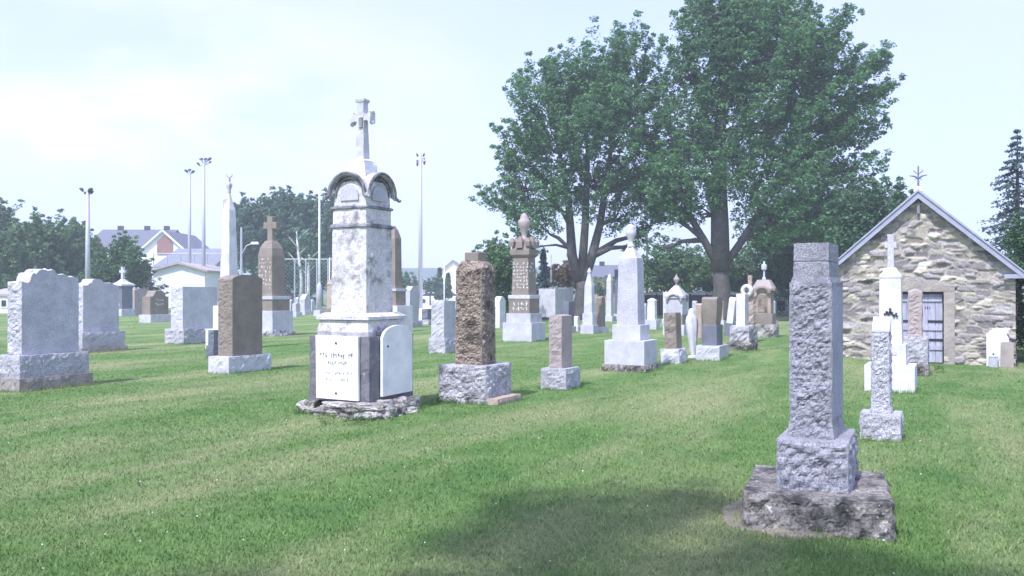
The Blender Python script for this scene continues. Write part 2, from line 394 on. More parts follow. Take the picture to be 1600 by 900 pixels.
def tree(name, label, px, d, yb, trunk_r, fork_y, lobes, nclump, crad, per, leaf, mat, bark=None, group=None, limbs=None, flat=.7, seed=1, zb=None, cat='tree', bare=0):
    rr = random.Random(seed); rs = np.random.RandomState(seed)
    bx_, s = X(px, d), d / F
    root = empty(name, label, cat, (bx_, d, 0), 0, group)
    L = []
    for (lx, ly, lr, *e) in lobes:
        dz = e[0] if e else rr.uniform(-.5, .5) * lr
        ry = e[1] if len(e) > 1 else lr
        L.append((Vector(((lx - px) * s, dz * s, Z(ly, d))), lr * s, ry * s))
    cs, rads = [], []
    wsum = [l[1] ** 2.2 for l in L]
    while len(cs) < nclump * 2.1:
        c, r, rz_ = rr.choices(L, wsum)[0]
        v = Vector((rr.gauss(0, 1), rr.gauss(0, 1), rr.gauss(0, 1))).normalized() * (rr.random() ** .38) * (1 + .10 * rr.gauss(0, 1))
        p = c + Vector((v.x * r, v.y * r, v.z * rz_))
        if p.z < .25: continue
        out_ = (p - Vector((0, 0, p.z * .55))).normalized(); out_ = (out_ + Vector((rr.uniform(-.4, .4), rr.uniform(-.4, .4), rr.uniform(-.25, .35)))).normalized()
        k_ = crad * rr.uniform(.5, 1.0)
        for q_ in range(3):
            c_ = p + out_ * (k_ * 1.05 * q_); cs.append(tuple(c_)); rads.append(k_ * (1, .75, .45)[q_])
    v, f, tn = leaves(cs, rads, int(per * .46), leaf, flat, rs=rs)
    fastmesh('crown', v, f, mat, root, tn)
    bm = bmesh.new(); fork = Vector((0, 0, Z(fork_y, d)))
    pts = [Vector((rr.uniform(-.2, .2) * trunk_r, 0, -.1 + (fork.z + .1) * i / 5)) for i in range(6)]; pts[0].x = 0; pts[-1] = fork
    tube(bm, pts, [trunk_r * (1.35 if i == 0 else 1.05 - .06 * i) for i in range(6)], 12)
    ends = []
    if limbs:
        for lp in limbs:
            q = [fork + Vector((0, 0, -.4))] + [Vector(((a - px) * s, (rr.uniform(-.3, .3) if k else 0), Z(b_, d))) for k, (a, b_, _) in enumerate(lp)]
            rd = [lp[0][2] * s * 1.1] + [c_[2] * s for c_ in lp]
            tube(bm, q, rd, 9); ends.append((q[-1], rd[-1])); 
            for qq, r_ in zip(q[1:], rd[1:]): ends.append((qq, r_))
    else: ends.append((fork, trunk_r * .7))
    for c, r, _ in L:
        e, er = min(ends, key=lambda t_: (t_[0] - c).length + (2 if t_[0].z > c.z else 0))
        mid = e.lerp(c, .5) + Vector((rr.uniform(-.1, .1), rr.uniform(-.1, .1), .08)) * (c - e).length
        r0 = min(er * .8, trunk_r * .55)
        tube(bm, [e, mid, c], [r0, r0 * .65, r0 * .35], 7)
        near = [Vector(q) for q in cs if (Vector(q) - c).length < r * 1.1]
        for q in rr.sample(near, min(len(near), 12 if crad > .3 else 4)):
            m2_ = c.lerp(q, .5) + Vector((0, 0, .05 * r)); tube(bm, [mid.lerp(c, rr.uniform(.2, 1)), m2_, q], [r0 * .35, r0 * .2, r0 * .07], 5)
    mk('trunk', bm, bark or M['bark'], root, smooth=True)
    return root
# the two big maples
tree('maple_tree', 'left of the two big maples, trunk splitting low into three limbs', 908, 50, 500, .50, 440,
     [(850, 165, 55), (905, 140, 55), (960, 100, 50), (985, 75, 34, 0, 40), (1010, 125, 45), (830, 225, 48), (880, 230, 60), (940, 200, 70), (1000, 205, 50), (810, 300, 40), (860, 320, 55), (790, 322, 28), (920, 290, 60),
      (980, 290, 55), (835, 352, 26), (962, 345, 34), (1015, 300, 45), (800, 260, 25), (940, 150, 60), (842, 385, 11), (990, 385, 18), (1005, 365, 24), (860, 130, 30), (1022, 165, 34), (1035, 230, 38), (1030, 270, 32)],
     1000, .64, 105, .15, M['leaf_maple'], group='big maples behind the graves', seed=3,
     limbs=[[(894, 400, 8), (891, 350, 6.5), (887, 300, 5), (875, 240, 3)], [(911, 400, 7), (914, 350, 6), (918, 240, 4)], [(925, 400, 7.5), (938, 350, 6), (945, 300, 5), (955, 230, 3)], [(890, 388, 3.5), (872, 372, 3), (860, 366, 2)]])
tree('maple_tree', 'biggest maple, right of the pair, thick single trunk and dense wide crown', 1126, 47, 505, .52, 412,
     [(1110, 60, 55), (1170, 30, 60), (1230, 25, 50), (1180, 100, 80), (1250, 100, 70), (1110, 140, 65), (1300, 130, 50), (1345, 110, 35, 0, 22), (1355, 150, 30, 0, 16), (1310, 185, 50, 0, 30), (1190, 190, 90), (1090, 210, 60),
      (1260, 210, 70), (1330, 215, 34, 0, 18), (1060, 280, 50), (1120, 280, 60), (1200, 290, 70), (1270, 290, 60), (1335, 265, 32, 0, 20), (1060, 345, 35), (1210, 350, 50), (1150, -20, 60), (1210, -35, 45), (1050, 320, 40), (1320, 310, 35, 0, 24),
      (1075, 100, 32), (1280, 60, 35), (1035, 390, 14), (1110, 335, 22), (1085, 20, 25), (1178, 375, 16), (1265, 350, 40)],
     1650, .68, 110, .15, M['leaf_maple'], group='big maples behind the graves', seed=11,
     limbs=[[(1125, 350, 14), (1122, 260, 11), (1130, 150, 8), (1150, 50, 4)], [(1100, 375, 6), (1078, 335, 5), (1060, 290, 3)], [(1160, 375, 6), (1180, 340, 5), (1205, 290, 3)]])
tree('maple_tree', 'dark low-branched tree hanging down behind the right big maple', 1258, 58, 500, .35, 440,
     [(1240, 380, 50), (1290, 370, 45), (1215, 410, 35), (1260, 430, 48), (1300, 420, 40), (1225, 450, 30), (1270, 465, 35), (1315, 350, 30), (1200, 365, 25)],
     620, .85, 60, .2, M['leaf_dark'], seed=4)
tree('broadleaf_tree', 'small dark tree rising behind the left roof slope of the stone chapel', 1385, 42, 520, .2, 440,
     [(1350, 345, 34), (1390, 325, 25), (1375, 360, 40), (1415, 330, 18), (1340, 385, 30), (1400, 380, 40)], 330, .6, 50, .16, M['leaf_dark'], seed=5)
# left tree mass, tree by tree
LG = 'trees along the left edge'
tree('broadleaf_tree', 'leafy tree at the far left edge with the highest top', -5, 74, 480, .3, 440, [(-10, 360, 36), (-30, 395, 50), (10, 405, 45), (0, 338, 20), (15, 435, 30), (-45, 365, 40)], 520, .55, 45, .26, M['leaf_mid'], group=LG, seed=21)
tree('broadleaf_tree', 'rounded green tree above the large grey headstone at left', 55, 72, 480, .3, 440, [(40, 375, 32), (80, 372, 32), (55, 405, 48), (95, 405, 36), (30, 430, 35), (75, 435, 35)], 520, .55, 45, .26, M['leaf_mid'], group=LG, seed=22)
tree('broadleaf_tree', 'green tree beside the left floodlight pole', 118, 76, 480, .3, 440, [(112, 375, 25), (126, 395, 28), (115, 415, 36), (138, 428, 28), (110, 435, 25)], 400, .55, 45, .26, M['leaf_mid'], group=LG, seed=23)
tree('broadleaf_tree', 'small yellow green tree right of the floodlight pole before the brown gable', 190, 66, 480, .2, 450, [(190, 397, 20), (172, 412, 22), (208, 412, 20), (190, 428, 32), (165, 434, 20), (214, 432, 12)], 380, .42, 45, .22, M['leaf_mid'], group=LG, seed=24)
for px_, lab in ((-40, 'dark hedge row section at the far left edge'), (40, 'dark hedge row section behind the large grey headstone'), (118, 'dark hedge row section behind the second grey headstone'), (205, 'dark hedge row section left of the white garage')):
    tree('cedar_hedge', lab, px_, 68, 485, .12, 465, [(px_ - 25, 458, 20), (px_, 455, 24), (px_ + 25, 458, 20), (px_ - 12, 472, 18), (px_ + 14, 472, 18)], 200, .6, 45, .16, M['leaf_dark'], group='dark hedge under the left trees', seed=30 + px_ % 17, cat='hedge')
# middle-left grove
MG = 'tall grove behind the brown cross monument'
for px_, top, lab, sd_ in ((400, 318, 'leftmost tall tree of the grove behind the brown cross monument', 41), (448, 312, 'tall tree of the grove just right of the brown cross monument', 42), (500, 318, 'tall tree of the grove beside the white limestone monument', 43)):
    tree('poplar_tree', lab, px_, 95, 478, .35, 440, [(px_ - 8, top + 22, 24), (px_ + 16, top + 15, 20), (px_, top + 50, 34), (px_ - 14, top + 75, 28), (px_ + 16, top + 80, 30), (px_, top + 105, 30)], 480, .72, 46, .34, M['leaf_teal'], group=MG, seed=sd_)
tree('shrub', 'bright green shrub under the grove between two pale birch trunks', 448, 78, 478, .08, 455, [(445, 430, 22), (460, 415, 14), (440, 445, 18), (465, 442, 16)], 150, .8, 45, .25, M['cedar'], seed=45, cat='bush')
tree('shrub', 'low green shrub left of the limestone monument base behind small stones', 500, 74, 478, .08, 455, [(495, 440, 18), (512, 432, 16), (485, 450, 14)], 110, .7, 45, .22, M['leaf_teal'], seed=46, cat='bush')
tree('broadleaf_tree', 'bushy green tree between the rough brown pillar and the urn monument', 775, 46, 505, .15, 450, [(778, 400, 18), (765, 420, 22), (788, 425, 24), (775, 450, 28), (760, 445, 18), (795, 455, 20), (780, 470, 24)], 330, .5, 48, .15, M['leaf_mid'], seed=51)
tree('shrub', 'rusty red shrub left of the three-limbed maple trunk', 877, 60, 500, .08, 460, [(872, 442, 14), (884, 432, 12), (888, 450, 12)], 80, .5, 45, .18, M['leaf_rust'], seed=52, cat='bush')
tree('shrub', 'rounded green bush behind the light obelisk and the dark fence', 1045, 62, 495, .12, 455, [(1030, 430, 24), (1055, 420, 26), (1075, 432, 26), (1025, 445, 16), (1050, 445, 24)], 300, .7, 45, .2, M['leaf_mid'], seed=53, cat='bush')
tree('shrub', 'green bush behind the trunk of the biggest maple', 1125, 64, 495, .12, 455, [(1100, 432, 26), (1130, 425, 24), (1160, 430, 28), (1110, 448, 18), (1150, 448, 18), (1185, 438, 22)], 320, .7, 45, .2, M['leaf_mid'], seed=54, cat='bush')
tree('shrub', 'green shrub far off under the dark roofed tan house', 938, 95, 478, .08, 460, [(925, 452, 9), (940, 455, 10), (952, 453, 9)], 70, .6, 40, .25, M['leaf_mid'], seed=55, cat='bush')
def conifer(name, label, px, d, ytop, ybot_, rpx, mat, n=1500, droop=.25, sparse=1.0, seed=1, leaf=.12, cat='conifer', group=None, lean=0):
    rr = random.Random(seed); s = d / F
    root = empty(name, label, cat, (X(px, d), d, 0), 0, group)
    H = Z(ytop, d); z0 = max(.2, Z(ybot_, d)); rm = rpx * s
    bm = bmesh.new(); tube(bm, [(0, 0, -.1), (0, 0, H * .5), (0, 0, H)], [rm * .09 + .04, rm * .05 + .02, .01], 8)
    cs, rd = [], []
    k = int(26 * sparse) + 6
    for i in range(k):
        t_ = i / (k - 1); z = z0 + (H - z0) * t_ ** .9; rb = rm * (1 - t_) ** .85 + .04
        for q in range(int(5 + 5 * (1 - t_))):
            a_ = rr.uniform(0, 6.283); l_ = rb * rr.uniform(.7, 1.15)
            e = Vector((math.cos(a_) * l_, math.sin(a_) * l_, z - droop * l_))
            tube(bm, [(0, 0, z), e], [.02 + .012 * rb, .006], 4)
            for u in range(5):
                f_ = .25 + .75 * u / 4; p = Vector((0, 0, z)).lerp(e, f_); cs.append(tuple(p)); rd.append((.10 + .16 * rb) * rr.uniform(.7, 1.3) * (1.15 - .5 * f_))
    v, f, tn = leaves(cs, rd, max(6, n // len(cs) + 1), leaf, .45, .3, np.random.RandomState(seed))
    fastmesh('crown', v, f, mat, root, tn); mk('trunk', bm, M['bark'], root, smooth=True)
    return root
conifer('blue_spruce', 'small blue spruce between the urn monument and the maple', 849, 50, 390, 478, 16, M['needle'], 9000, seed=61, leaf=.10)
conifer('spruce_tree', 'thin bluish spruce at the right edge behind the chapel roof', 1590, 34, 205, 430, 74, M['needle'], 5000, seed=62, leaf=.12, sparse=.7)
conifer('cypress_tree', 'tiny dark conifer left of the far cream gable house', 687, 100, 420, 465, 7, M['cedar'], 2500, seed=63, leaf=.3, group='tiny conifers by the far cream house')
conifer('cypress_tree', 'tiny conifer in front of the far cream gable house', 700, 98, 428, 463, 5, M['cedar'], 2500, seed=64, leaf=.3, group='tiny conifers by the far cream house')
tree('cedar_hedge', 'tall green cedar hedge at the right end of the stone chapel', 1655, 20.5, 570, .1, 500,
     [(1622, 385, 32, 20), (1640, 420, 45, 10), (1628, 470, 38, 0), (1626, 520, 36, 0), (1628, 560, 38, 0), (1690, 400, 50), (1690, 470, 55), (1690, 540, 50), (1655, 370, 30, 25)], 900, .22, 60, .055, M['cedar'], seed=71, cat='hedge')
tree('shrub', 'bluish green tree far off left of the tall pole with two lamp columns', 630, 96, 478, .1, 455, [(630, 440, 9), (624, 450, 8), (637, 450, 9)], 60, .6, 45, .25, M['leaf_teal'], seed=56, cat='bush')
tree('shrub', 'low bluish bushes far off between the tall pole and the tiny conifers', 672, 96, 478, .1, 458, [(668, 452, 7), (678, 448, 8), (684, 455, 6)], 50, .5, 45, .22, M['leaf_teal'], seed=57, cat='bush')
# two birches as stems in front of the grove
for px_, yt, lab, dx_ in ((470, 362, 'taller pale birch trunk standing left of the white flag pole', -7), (481, 398, 'shorter pale birch trunk beside the taller one', 2)):
    d_ = 72; root = empty('birch_tree', lab, 'tree', (X(px_, d_), d_, 0), 0, 'pale birch trunks in front of the grove')
    bm = bmesh.new(); s = d_ / F; H = Z(yt, d_)
    tube(bm, [(0, 0, -.1), (.05, 0, H * .4), (dx_ * s * .6, 0, H * .75), (dx_ * s, 0, H)], [.16, .13, .1, .05], 8)
    for q in range(4):
        z = H * (.6 + .1 * q); tube(bm, [(dx_ * s * .7, 0, z), (dx_ * s * .7 + (.9 if q % 2 else -.8), .2, z + .9)], [.05, .015], 5)
    mk('trunk', bm, M['birch'], root, smooth=True)
    v, f, tn = leaves([(dx_ * s + rnd.uniform(-1, 1), rnd.uniform(-.6, .6), H - rnd.uniform(-.3, 1.6)) for _ in range(9)], [.4] * 9, 22, .2)
    fastmesh('crown', v, f, M['leaf_teal'], root, tn)
# shade tree behind the viewpoint
tree('maple_tree', 'leafy maple behind the viewpoint that shades the near lawn', 800, 1.0, 500, .3, 500, [], 0, .5, 1, .1, M['leaf_maple'], seed=2) if False else None
def shade_tree(x, y, lobes, seed):
    root = empty('maple_tree', 'spreading maple standing just behind the viewpoint', 'tree', (x, y, 0)); rr = random.Random(seed)
    cs, rd = [], []
    for (cx_, cy_, cz_, r) in lobes:
        for _ in range(int(26 * r * r)):
            v = Vector((rr.gauss(0, 1), rr.gauss(0, 1), rr.gauss(0, 1))).normalized() * r * rr.random() ** .4
            cs.append((cx_ - x + v.x, cy_ - y + v.y, cz_ + v.z * .7)); rd.append(rr.uniform(.35, .6))
    v, f, tn = leaves(cs, rd, 34, .15, .6, rs=np.random.RandomState(seed)); fastmesh('crown', v, f, M['leaf_maple'], root, tn)
    bm = bmesh.new(); tube(bm, [(0, 0, -.1), (0, 0, 3), (.2, .2, 6)], [.4, .3, .2], 12)
    for (cx_, cy_, cz_, r) in lobes:
        c_ = Vector((cx_ - x, cy_ - y, cz_)); e = Vector((.1, .1, 4.5)); tube(bm, [e, e.lerp(c_, .5) + Vector((0, 0, .4)), c_], [.15, .1, .04], 7)
    mk('trunk', bm, M['bark'], root, smooth=True)
shade_tree(-4.6, -4.2, [(-2.5, 1.4, 9, .9), (-2.9, .6, 9.2, .8), (-1.2, -.9, 9.0, .7), (-2.2, -.3, 9.2, 1.1), (-3.6, -1.4, 9, 1.2), (-5.2, -1.2, 9, 1.1), (-.6, -1.2, 8.8, 1.0), (-6.8, -1.5, 8.8, 1.1), (-5.5, -4.8, 9.5, 2.2), (-3.0, -4.4, 9, 2.0), (-2.0, -2.0, 8.8, 1.3)], 9)

# ------------------------------------------------------------------ monument builder
def mon(name, label, cat, px, yb, tiers, phi=PHI, group=None, seg=None, lean=(0, 0), zoff=0):
    """tiers bottom to top: (part, width px, y top px, depth/width, material, dict)"""
    d = D(yb); th = -math.atan((px - 800) / F); de = abs(th - phi); cd, sd_ = math.cos(de), math.sin(de)
    d0 = d
    for _ in range(3):
        w0 = tiers[0][1] * d0 / F / (cd + tiers[0][3] * sd_); d0 = d + .5 * w0 * (sd_ + tiers[0][3] * cd)
    if d0 < 26: zoff += gz(X(px, d0), d0)
    root = empty(name, label, cat, (X(px, d0), d0, zoff), phi, group)
    root.rotation_euler = (lean[0], lean[1], phi)
    z = -.06; info = []
    for (part, A, yt, asp, mat, *kw) in tiers:
        k = dict(kw[0]) if kw else {}
        w = A * d0 / F / (cd + asp * sd_); dp = asp * w
        df = d0 - .5 * (w * sd_ + dp * cd)
        z1 = Z(yt, df) - zoff
        off = k.pop('off', 0) * d0 / F; cx, cy = off * math.cos(phi), -off * math.sin(phi)
        kind = k.pop('kind', 'block'); bev = k.pop('bevel', .008)
        if z1 <= z + .01: z1 = z + .02
        lab = k.pop('label', None)
        bm = bmesh.new()
        if kind == 'block':
            sg = k.pop('seg', seg or max(.02, 2.2 * d0 / 886)); 
            amp = k.pop('amp', min(.03, .06 * w))
            smooth_only = not k.get('rough') and not k.get('topf') and not k.get('taper')
            block(bm, w, dp, z, z1, 9 if smooth_only else sg, cx=cx, cy=cy, amp=amp, sc_=k.pop('sc_', 11 if d0 > 9 else 17), **k)
            if k.get('rough'): bev = 0
        elif kind == 'sq':
            h = z1 - z; sq(bm, [(z + t * h, w / 2 * s, dp / 2 * s) for t, s in k['prof']], cx, cy)
        elif kind == 'round':
            h = z1 - z; lathe(bm, [(max(.002, r * w / 2), z + t * h) for r, t in k['prof']], cx, cy); bev = 0
        o = mk(part, bm, mat, root, bevel=bev if not k.get('topf') else 0, smooth=(kind == 'round'))
        if lab: o['label'] = lab
        info.append(dict(w=w, dp=dp, z0=z, z1=z1, o=o, cx=cx, cy=cy)); z = z1
    if d0 < 30: FEET.append((root.location.x, root.location.y, phi, info[0]['w'], info[0]['dp'], root.location.z))
    return root, info, d0
def cross(bm, H, W, t, cx, cy, z0, arm_at=.68, flare=1.25, along='x', th=None):
    """latin cross with slightly flared ends; arms along x or y"""
    th = th or t; h = t / 2; za = z0 + H * arm_at; hw = W / 2; f = flare
    pr = [(-h * f, z0), (h * f, z0), (h, z0 + H * .15), (h, za - h), (hw - t * .4, za - h), (hw, za - h * f), (hw, za + h * f), (hw - t * .4, za + h), (h, za + h), (h, z0 + H - t * .4), (h * f, z0 + H),
          (-h * f, z0 + H), (-h, z0 + H - t * .4), (-h, za + h), (-hw + t * .4, za + h), (-hw, za + h * f), (-hw, za - h * f), (-hw + t * .4, za - h), (-h, za - h), (-h, z0 + H * .15)]
    def P3(u, z, s): return (cx + u, cy + s * th / 2, z) if along == 'x' else (cx + s * th / 2, cy + u, z)
    a = [bm.verts.new(P3(u, z, -1)) for u, z in pr]; b = [bm.verts.new(P3(u, z, 1)) for u, z in pr]
    bm.faces.new(a); bm.faces.new(b[::-1])
    for i in range(len(pr)): bm.faces.new((a[i], b[i], b[(i + 1) % len(pr)], a[(i + 1) % len(pr)]))
def letters(parent, face, info, u0, u1, v0, v1, rows, mat, cw=.05, name='inscription', dens=.8, seed=3):
    """worn illegible lines of small cut strokes on face F or R"""
    rr = random.Random(seed); bm = bmesh.new(); w, dp = info['w'], info['dp']; z0, z1 = info['z0'], info['z1']
    W = w if face == 'F' else dp
    rh = (v1 - v0) * (z1 - z0) / rows
    for r_ in range(rows):
        zc = z0 + v0 * (z1 - z0) + rh * (r_ + .5); u = u0 * W; ue = u1 * W
        while u < ue:
            if rr.random() < dens:
                for _ in range(rr.choice((2, 3))):
                    a = u + rr.uniform(0, cw * .55); hz = rh * rr.uniform(.25, .36); ww = cw * rr.uniform(.05, .10)
                    if rr.random() < .4: hz, ww = rh * .06, cw * .3; 
                    zz_ = zc + rr.uniform(-.2, .2) * rh; hz *= rr.uniform(.5, 1.05)
                    if face == 'F': box(bm, info['cx'] + a - ww - W / 2, info['cx'] + a + ww - W / 2, info['cy'] - dp / 2 - .006, info['cy'] - dp / 2 + .004, zz_ - hz, zz_ + hz)
                    else: box(bm, info['cx'] + w / 2 - .004, info['cx'] + w / 2 + .006, info['cy'] + a - ww - W / 2, info['cy'] + a + ww - W / 2, zz_ - hz, zz_ + hz)
            u += cw * 1.05
    return mk(name, bm, mat, parent)
URN = [(.35, 0), (.45, .04), (.2, .1), (.25, .18), (.75, .35), (1, .55), (.9, .66), (.45, .72), (.5, .78), (.3, .86), (.12, .95), (.03, 1)]
CAPM = [(0, .86), (.2, 1.0), (.45, 1.0), (1, .8)]

# ---- 1 large grey headstone far left
def serp(u, v):
    # profile over the broad face (along y): v=-1 near end, +1 far end
    return .86 + .10 * sm(v, -.75, -.62) + .045 * sm(v, -.5, -.42) - .045 * sm(v, .1, .22) - .04 * sm(v, .2, 1.0) + .008 * math.sin(v * 17)
r1, i1, d1 = mon('headstone', 'large pale grey headstone with stepped uneven top, far left foreground', 'headstone', 69, 613,
    [('foundation', 140, 592, 1.9, M['concrete'], dict(rough='FRLT', amp=.02, seg=.05)), ('base', 128, 556, 2.1, M['granite_rough'], dict(rough='FRL', amp=.025)),
     ('die', 98, 422, 2.9, M['granite'], dict(rough='FBT', amp=.03, topf=serp, seg=.028))])
bm = bmesh.new()
for v_, h_, s_ in ((-.42, .05, .03), (-.25, .035, .025), (.02, .07, .035), (.1, .04, .025)):
    sq(bm, [(0, s_, s_), (h_ * .6, s_ * 1.1, s_ * 1.1), (h_, s_ * .3, s_ * .3)], 0, v_ * i1[2]['dp'] / 2)
for v_ in bm.verts: v_.co.z += i1[2]['z1'] * .985
mk('finial', bm, M['granite_light'], r1)
def serp2(u, v): return .88 + .05 * sm(v, -.8, -.6) + .07 * sm(v, -.55, -.45) - .07 * sm(v, .0, .12) - .05 * sm(v, .5, .95)
mon('headstone', 'pale grey headstone with small raised bump on top, second from left', 'headstone', 150, 552,
    [('foundation', 92, 544, 1.9, M['concrete'], dict(rough='FR', amp=.015)), ('base', 84, 520, 2.0, M['granite_rough'], dict(rough='FRL', amp=.02)), ('die', 66, 436, 2.6, M['granite'], dict(rough='FBT', amp=.03, topf=serp2, seg=.035))])
# ---- C brown headstone
def arch1(u, v): return 1 - .05 * abs(v) ** 3.0
mon('headstone', 'brown granite headstone with smooth face and gently arched top on pale base', 'headstone', 376, 585,
    [('base', 94, 558, 2.2, M['granite_light'], dict(rough='FRL', amp=.02)), ('die', 66, 429, 2.2, M['brown'], dict(rough='FB', amp=.018, topf=arch1, seg=.028))])
mon('headstone', 'wide light grey headstone behind the brown arched one', 'headstone', 304, 538,
    [('base', 86, 514, 2.0, M['granite_rough'], dict(rough='FRL', amp=.03)), ('die', 68, 448, 2.8, M['granite_light'], dict(rough='F', amp=.025, seg=.05))])
mon('grave_marker', 'small dark stepped marker at the left foot of the brown arched headstone', 'grave marker', 336, 560,
    [('base', 26, 540, 1.4, M['granite_dark'], dict(rough='FR', amp=.02)), ('die', 20, 516, 1.4, M['granite_dark'], dict(rough='F', amp=.02))])
# ---- white obelisk left
rt, ii, d_ = mon('obelisk', 'tall slender white obelisk with broken ornament on top, behind brown headstone', 'obelisk', 358, 548,
    [('base', 70, 515, 1, M['marble']), ('plinth', 48, 478, 1, M['marble']), ('shaft', 31, 300, 1, M['marble'], dict(kind='sq', prof=[(0, 1.1), (.03, 1.1), (.04, .95), (.85, .62), (.88, .5), (1, .12)])),
     ('finial', 11, 276, 1, M['granite'], dict(kind='sq', prof=[(0, .5), (.2, .5), (.45, .9), (.55, .9), (.7, .4), (1, .35)]))])
bm = bmesh.new(); z_ = ii[3]['z1']
tube(bm, [(0, 0, z_ - .02), (-.06, -.03, z_ + .04), (-.07, -.03, z_ + .10)], [.02, .02, .012], 6); tube(bm, [(0, 0, z_ - .02), (.06, .03, z_ + .03), (.08, .03, z_ + .09)], [.02, .02, .012], 6)
mk('ornament', bm, M['granite'], rt)
bm = bmesh.new(); sq(bm, [(0, .05, .05), (.25, .06, .06), (.3, .03, .03)], -.1, -.02)
for v_ in bm.verts: v_.co.z += ii[2]['z1'] - .42
mk('statuette', bm, M['granite'], rt)
# ---- G brown monument with cross
rt, ii, d_ = mon('cross_monument', 'tall brown granite monument topped with a stubby cross and white lettering', 'monument', 424, 526,
    [('foundation', 74, 517, 1, M['base_rough'], dict(rough='FRT', amp=.06)), ('base', 66, 486, 1, M['granite_light']), ('plinth', 56, 468, 1, M['brown']), ('ledge', 60, 463, 1, M['granite_light']),
     ('shaft', 42, 375, 1, M['brown'], dict(kind='sq', prof=[(0, 1.06), (.05, 1.0), (.72, .96), (.86, .84), (.95, .6), (1, .42)]))], zoff=0)
bm = bmesh.new(); s = d_ / F; cross(bm, 40 * s, 26 * s, 10 * s, 0, 0, ii[4]['z1'] - .05, .64, 1.12, th=8 * s); mk('cross', bm, M['brown'], rt, bevel=.02)
letters(rt, 'F', ii[4], .14, .42, .2, .7, 7, M['letter_white'], .09, seed=5); letters(rt, 'F', ii[4], .55, .9, .1, .7, 8, M['letter_white'], .09, dens=.7, seed=6)
# ---- I brown obelisk right of the limestone monument, far
rt, ii, d_ = mon('monument', 'slim brown monument half hidden right of the white limestone monument', 'monument', 615, 520,
    [('base', 60, 478, 1, M['marble']), ('plinth', 38, 455, 1, M['brown']), ('ledge', 42, 451, 1, M['granite_light']), ('shaft', 26, 352, 1, M['brown'], dict(kind='sq', prof=[(0, 1.1), (.05, 1), (.8, .92), (.92, .6), (1, .2)]))])
mon('headstone', 'narrow leaning grey slab right of the half hidden brown monument', 'headstone', 642, 512,
    [('base', 36, 502, 1.6, M['granite_rough'], dict(rough='FR', amp=.03)), ('die', 24, 447, 2.4, M['granite'], dict(topf=lambda u, v: 1 - .12 * sm(abs(v), .3, 1), seg=.06)), ('ornament', 9, 437, 1, M['granite_dark'], dict(kind='round', prof=URN))], lean=(0, R(2)))
mon('headstone', 'low dark rounded stone left of the squat grey pillar', 'headstone', 668, 508,
    [('base', 24, 500, 1.3, M['base_rough'], dict(rough='FRT', amp=.05)), ('die', 18, 483, 1.5, M['granite_dark'], dict(rough='FRT', amp=.04))])
mon('headstone', 'squat grey pillar stone left of the rough brown pillar', 'headstone', 693, 552,
    [('base', 46, 529, 1.3, M['granite_rough'], dict(rough='FRL', amp=.035)), ('die', 38, 470, 1.5, M['granite'], dict(rough='F', amp=.03))])
# ---- L brown urn monument
rt, ii, d_ = mon('urn_monument', 'tall brown monument with crowned cap, draped urn and white lettering', 'monument', 819, 535,
    [('base', 67, 505, 1, M['granite_light']), ('step', 56, 490, 1, M['granite']), ('plinth', 48, 467, 1, M['brown']), ('ledge', 50, 461, 1, M['granite_light']),
     ('shaft', 38, 402, 1, M['brown'], dict(kind='sq', prof=[(0, 1.04), (1, .9)])), ('capital', 44, 374, 1, M['brown'], dict(kind='sq', prof=[(0, .8), (.15, 1.0), (.45, 1.02), (.5, .86), (.75, .7), (.9, .42), (1, .3)]))])
bm = bmesh.new(); z_ = ii[5]['z0']; w_ = ii[5]['w']
for sx, sy in ((-1, -1), (1, -1), (1, 1), (-1, 1)): sq(bm, [(z_ + .35, .07, .07), (z_ + .5, .09, .09), (z_ + .62, .02, .02)], sx * w_ * .42, sy * w_ * .42)
for sx, sy in ((0, -1), (1, 0), (0, 1), (-1, 0)): sq(bm, [(z_ + .3, .12, .12), (z_ + .5, .10, .10), (z_ + .68, .02, .02)], sx * w_ * .4, sy * w_ * .4)
mk('crown_ornament', bm, M['brown'], rt)
bm = bmesh.new(); z_ = ii[5]['z1']; s = d_ / F; lathe(bm, [(7 * s, z_ - .04), (8 * s, z_ + .03), (4 * s, z_ + .08), (4 * s, z_ + .2), (7 * s, z_ + .38), (10 * s, z_ + .55), (9 * s, z_ + .64), (6 * s, z_ + .68), (6 * s, z_ + .76), (3 * s, z_ + .84), (.01, z_ + .87)])
mk('urn', bm, M['pink'], rt, smooth=True)
letters(rt, 'F', ii[4], .08, .92, .06, .88, 9, M['letter_white'], .11, dens=.95, seed=8); letters(rt, 'R', ii[4], .15, .6, .6, .9, 3, M['letter_white'], .1, seed=9)
letters(rt, 'F', ii[2], .2, .85, .15, .85, 2, M['letter_white'], .14, dens=.95, seed=10)
mon('headstone', 'small white slab peeping out left of the urn monument', 'headstone', 781, 512, [('die', 18, 463, 2, M['marble'], dict(topf=lambda u, v: 1 - .15 * v * v, seg=.08))])
# ---- N grey block tomb etc
rt, ii, d_ = mon('headstone', 'boxy pale grey block monument on dark footing right of the urn monument', 'monument', 864, 501,
    [('footing', 40, 496, 1.5, M['granite_dark']), ('die', 44, 451, 1.6, M['granite_light'])])
mon('headstone', 'white slab showing behind the boxy grey block', 'headstone', 884, 497, [('base', 30, 490, 1.5, M['granite_light']), ('die', 24, 449, 2.2, M['marble'])])
mon('headstone', 'narrow dark grey stone leaning on nothing right of the boxy block'.replace(' leaning on nothing', ''), 'headstone', 888, 521, [('base', 24, 510, 1.3, M['granite_light']), ('die', 18, 471, 2, M['granite_dark'])])
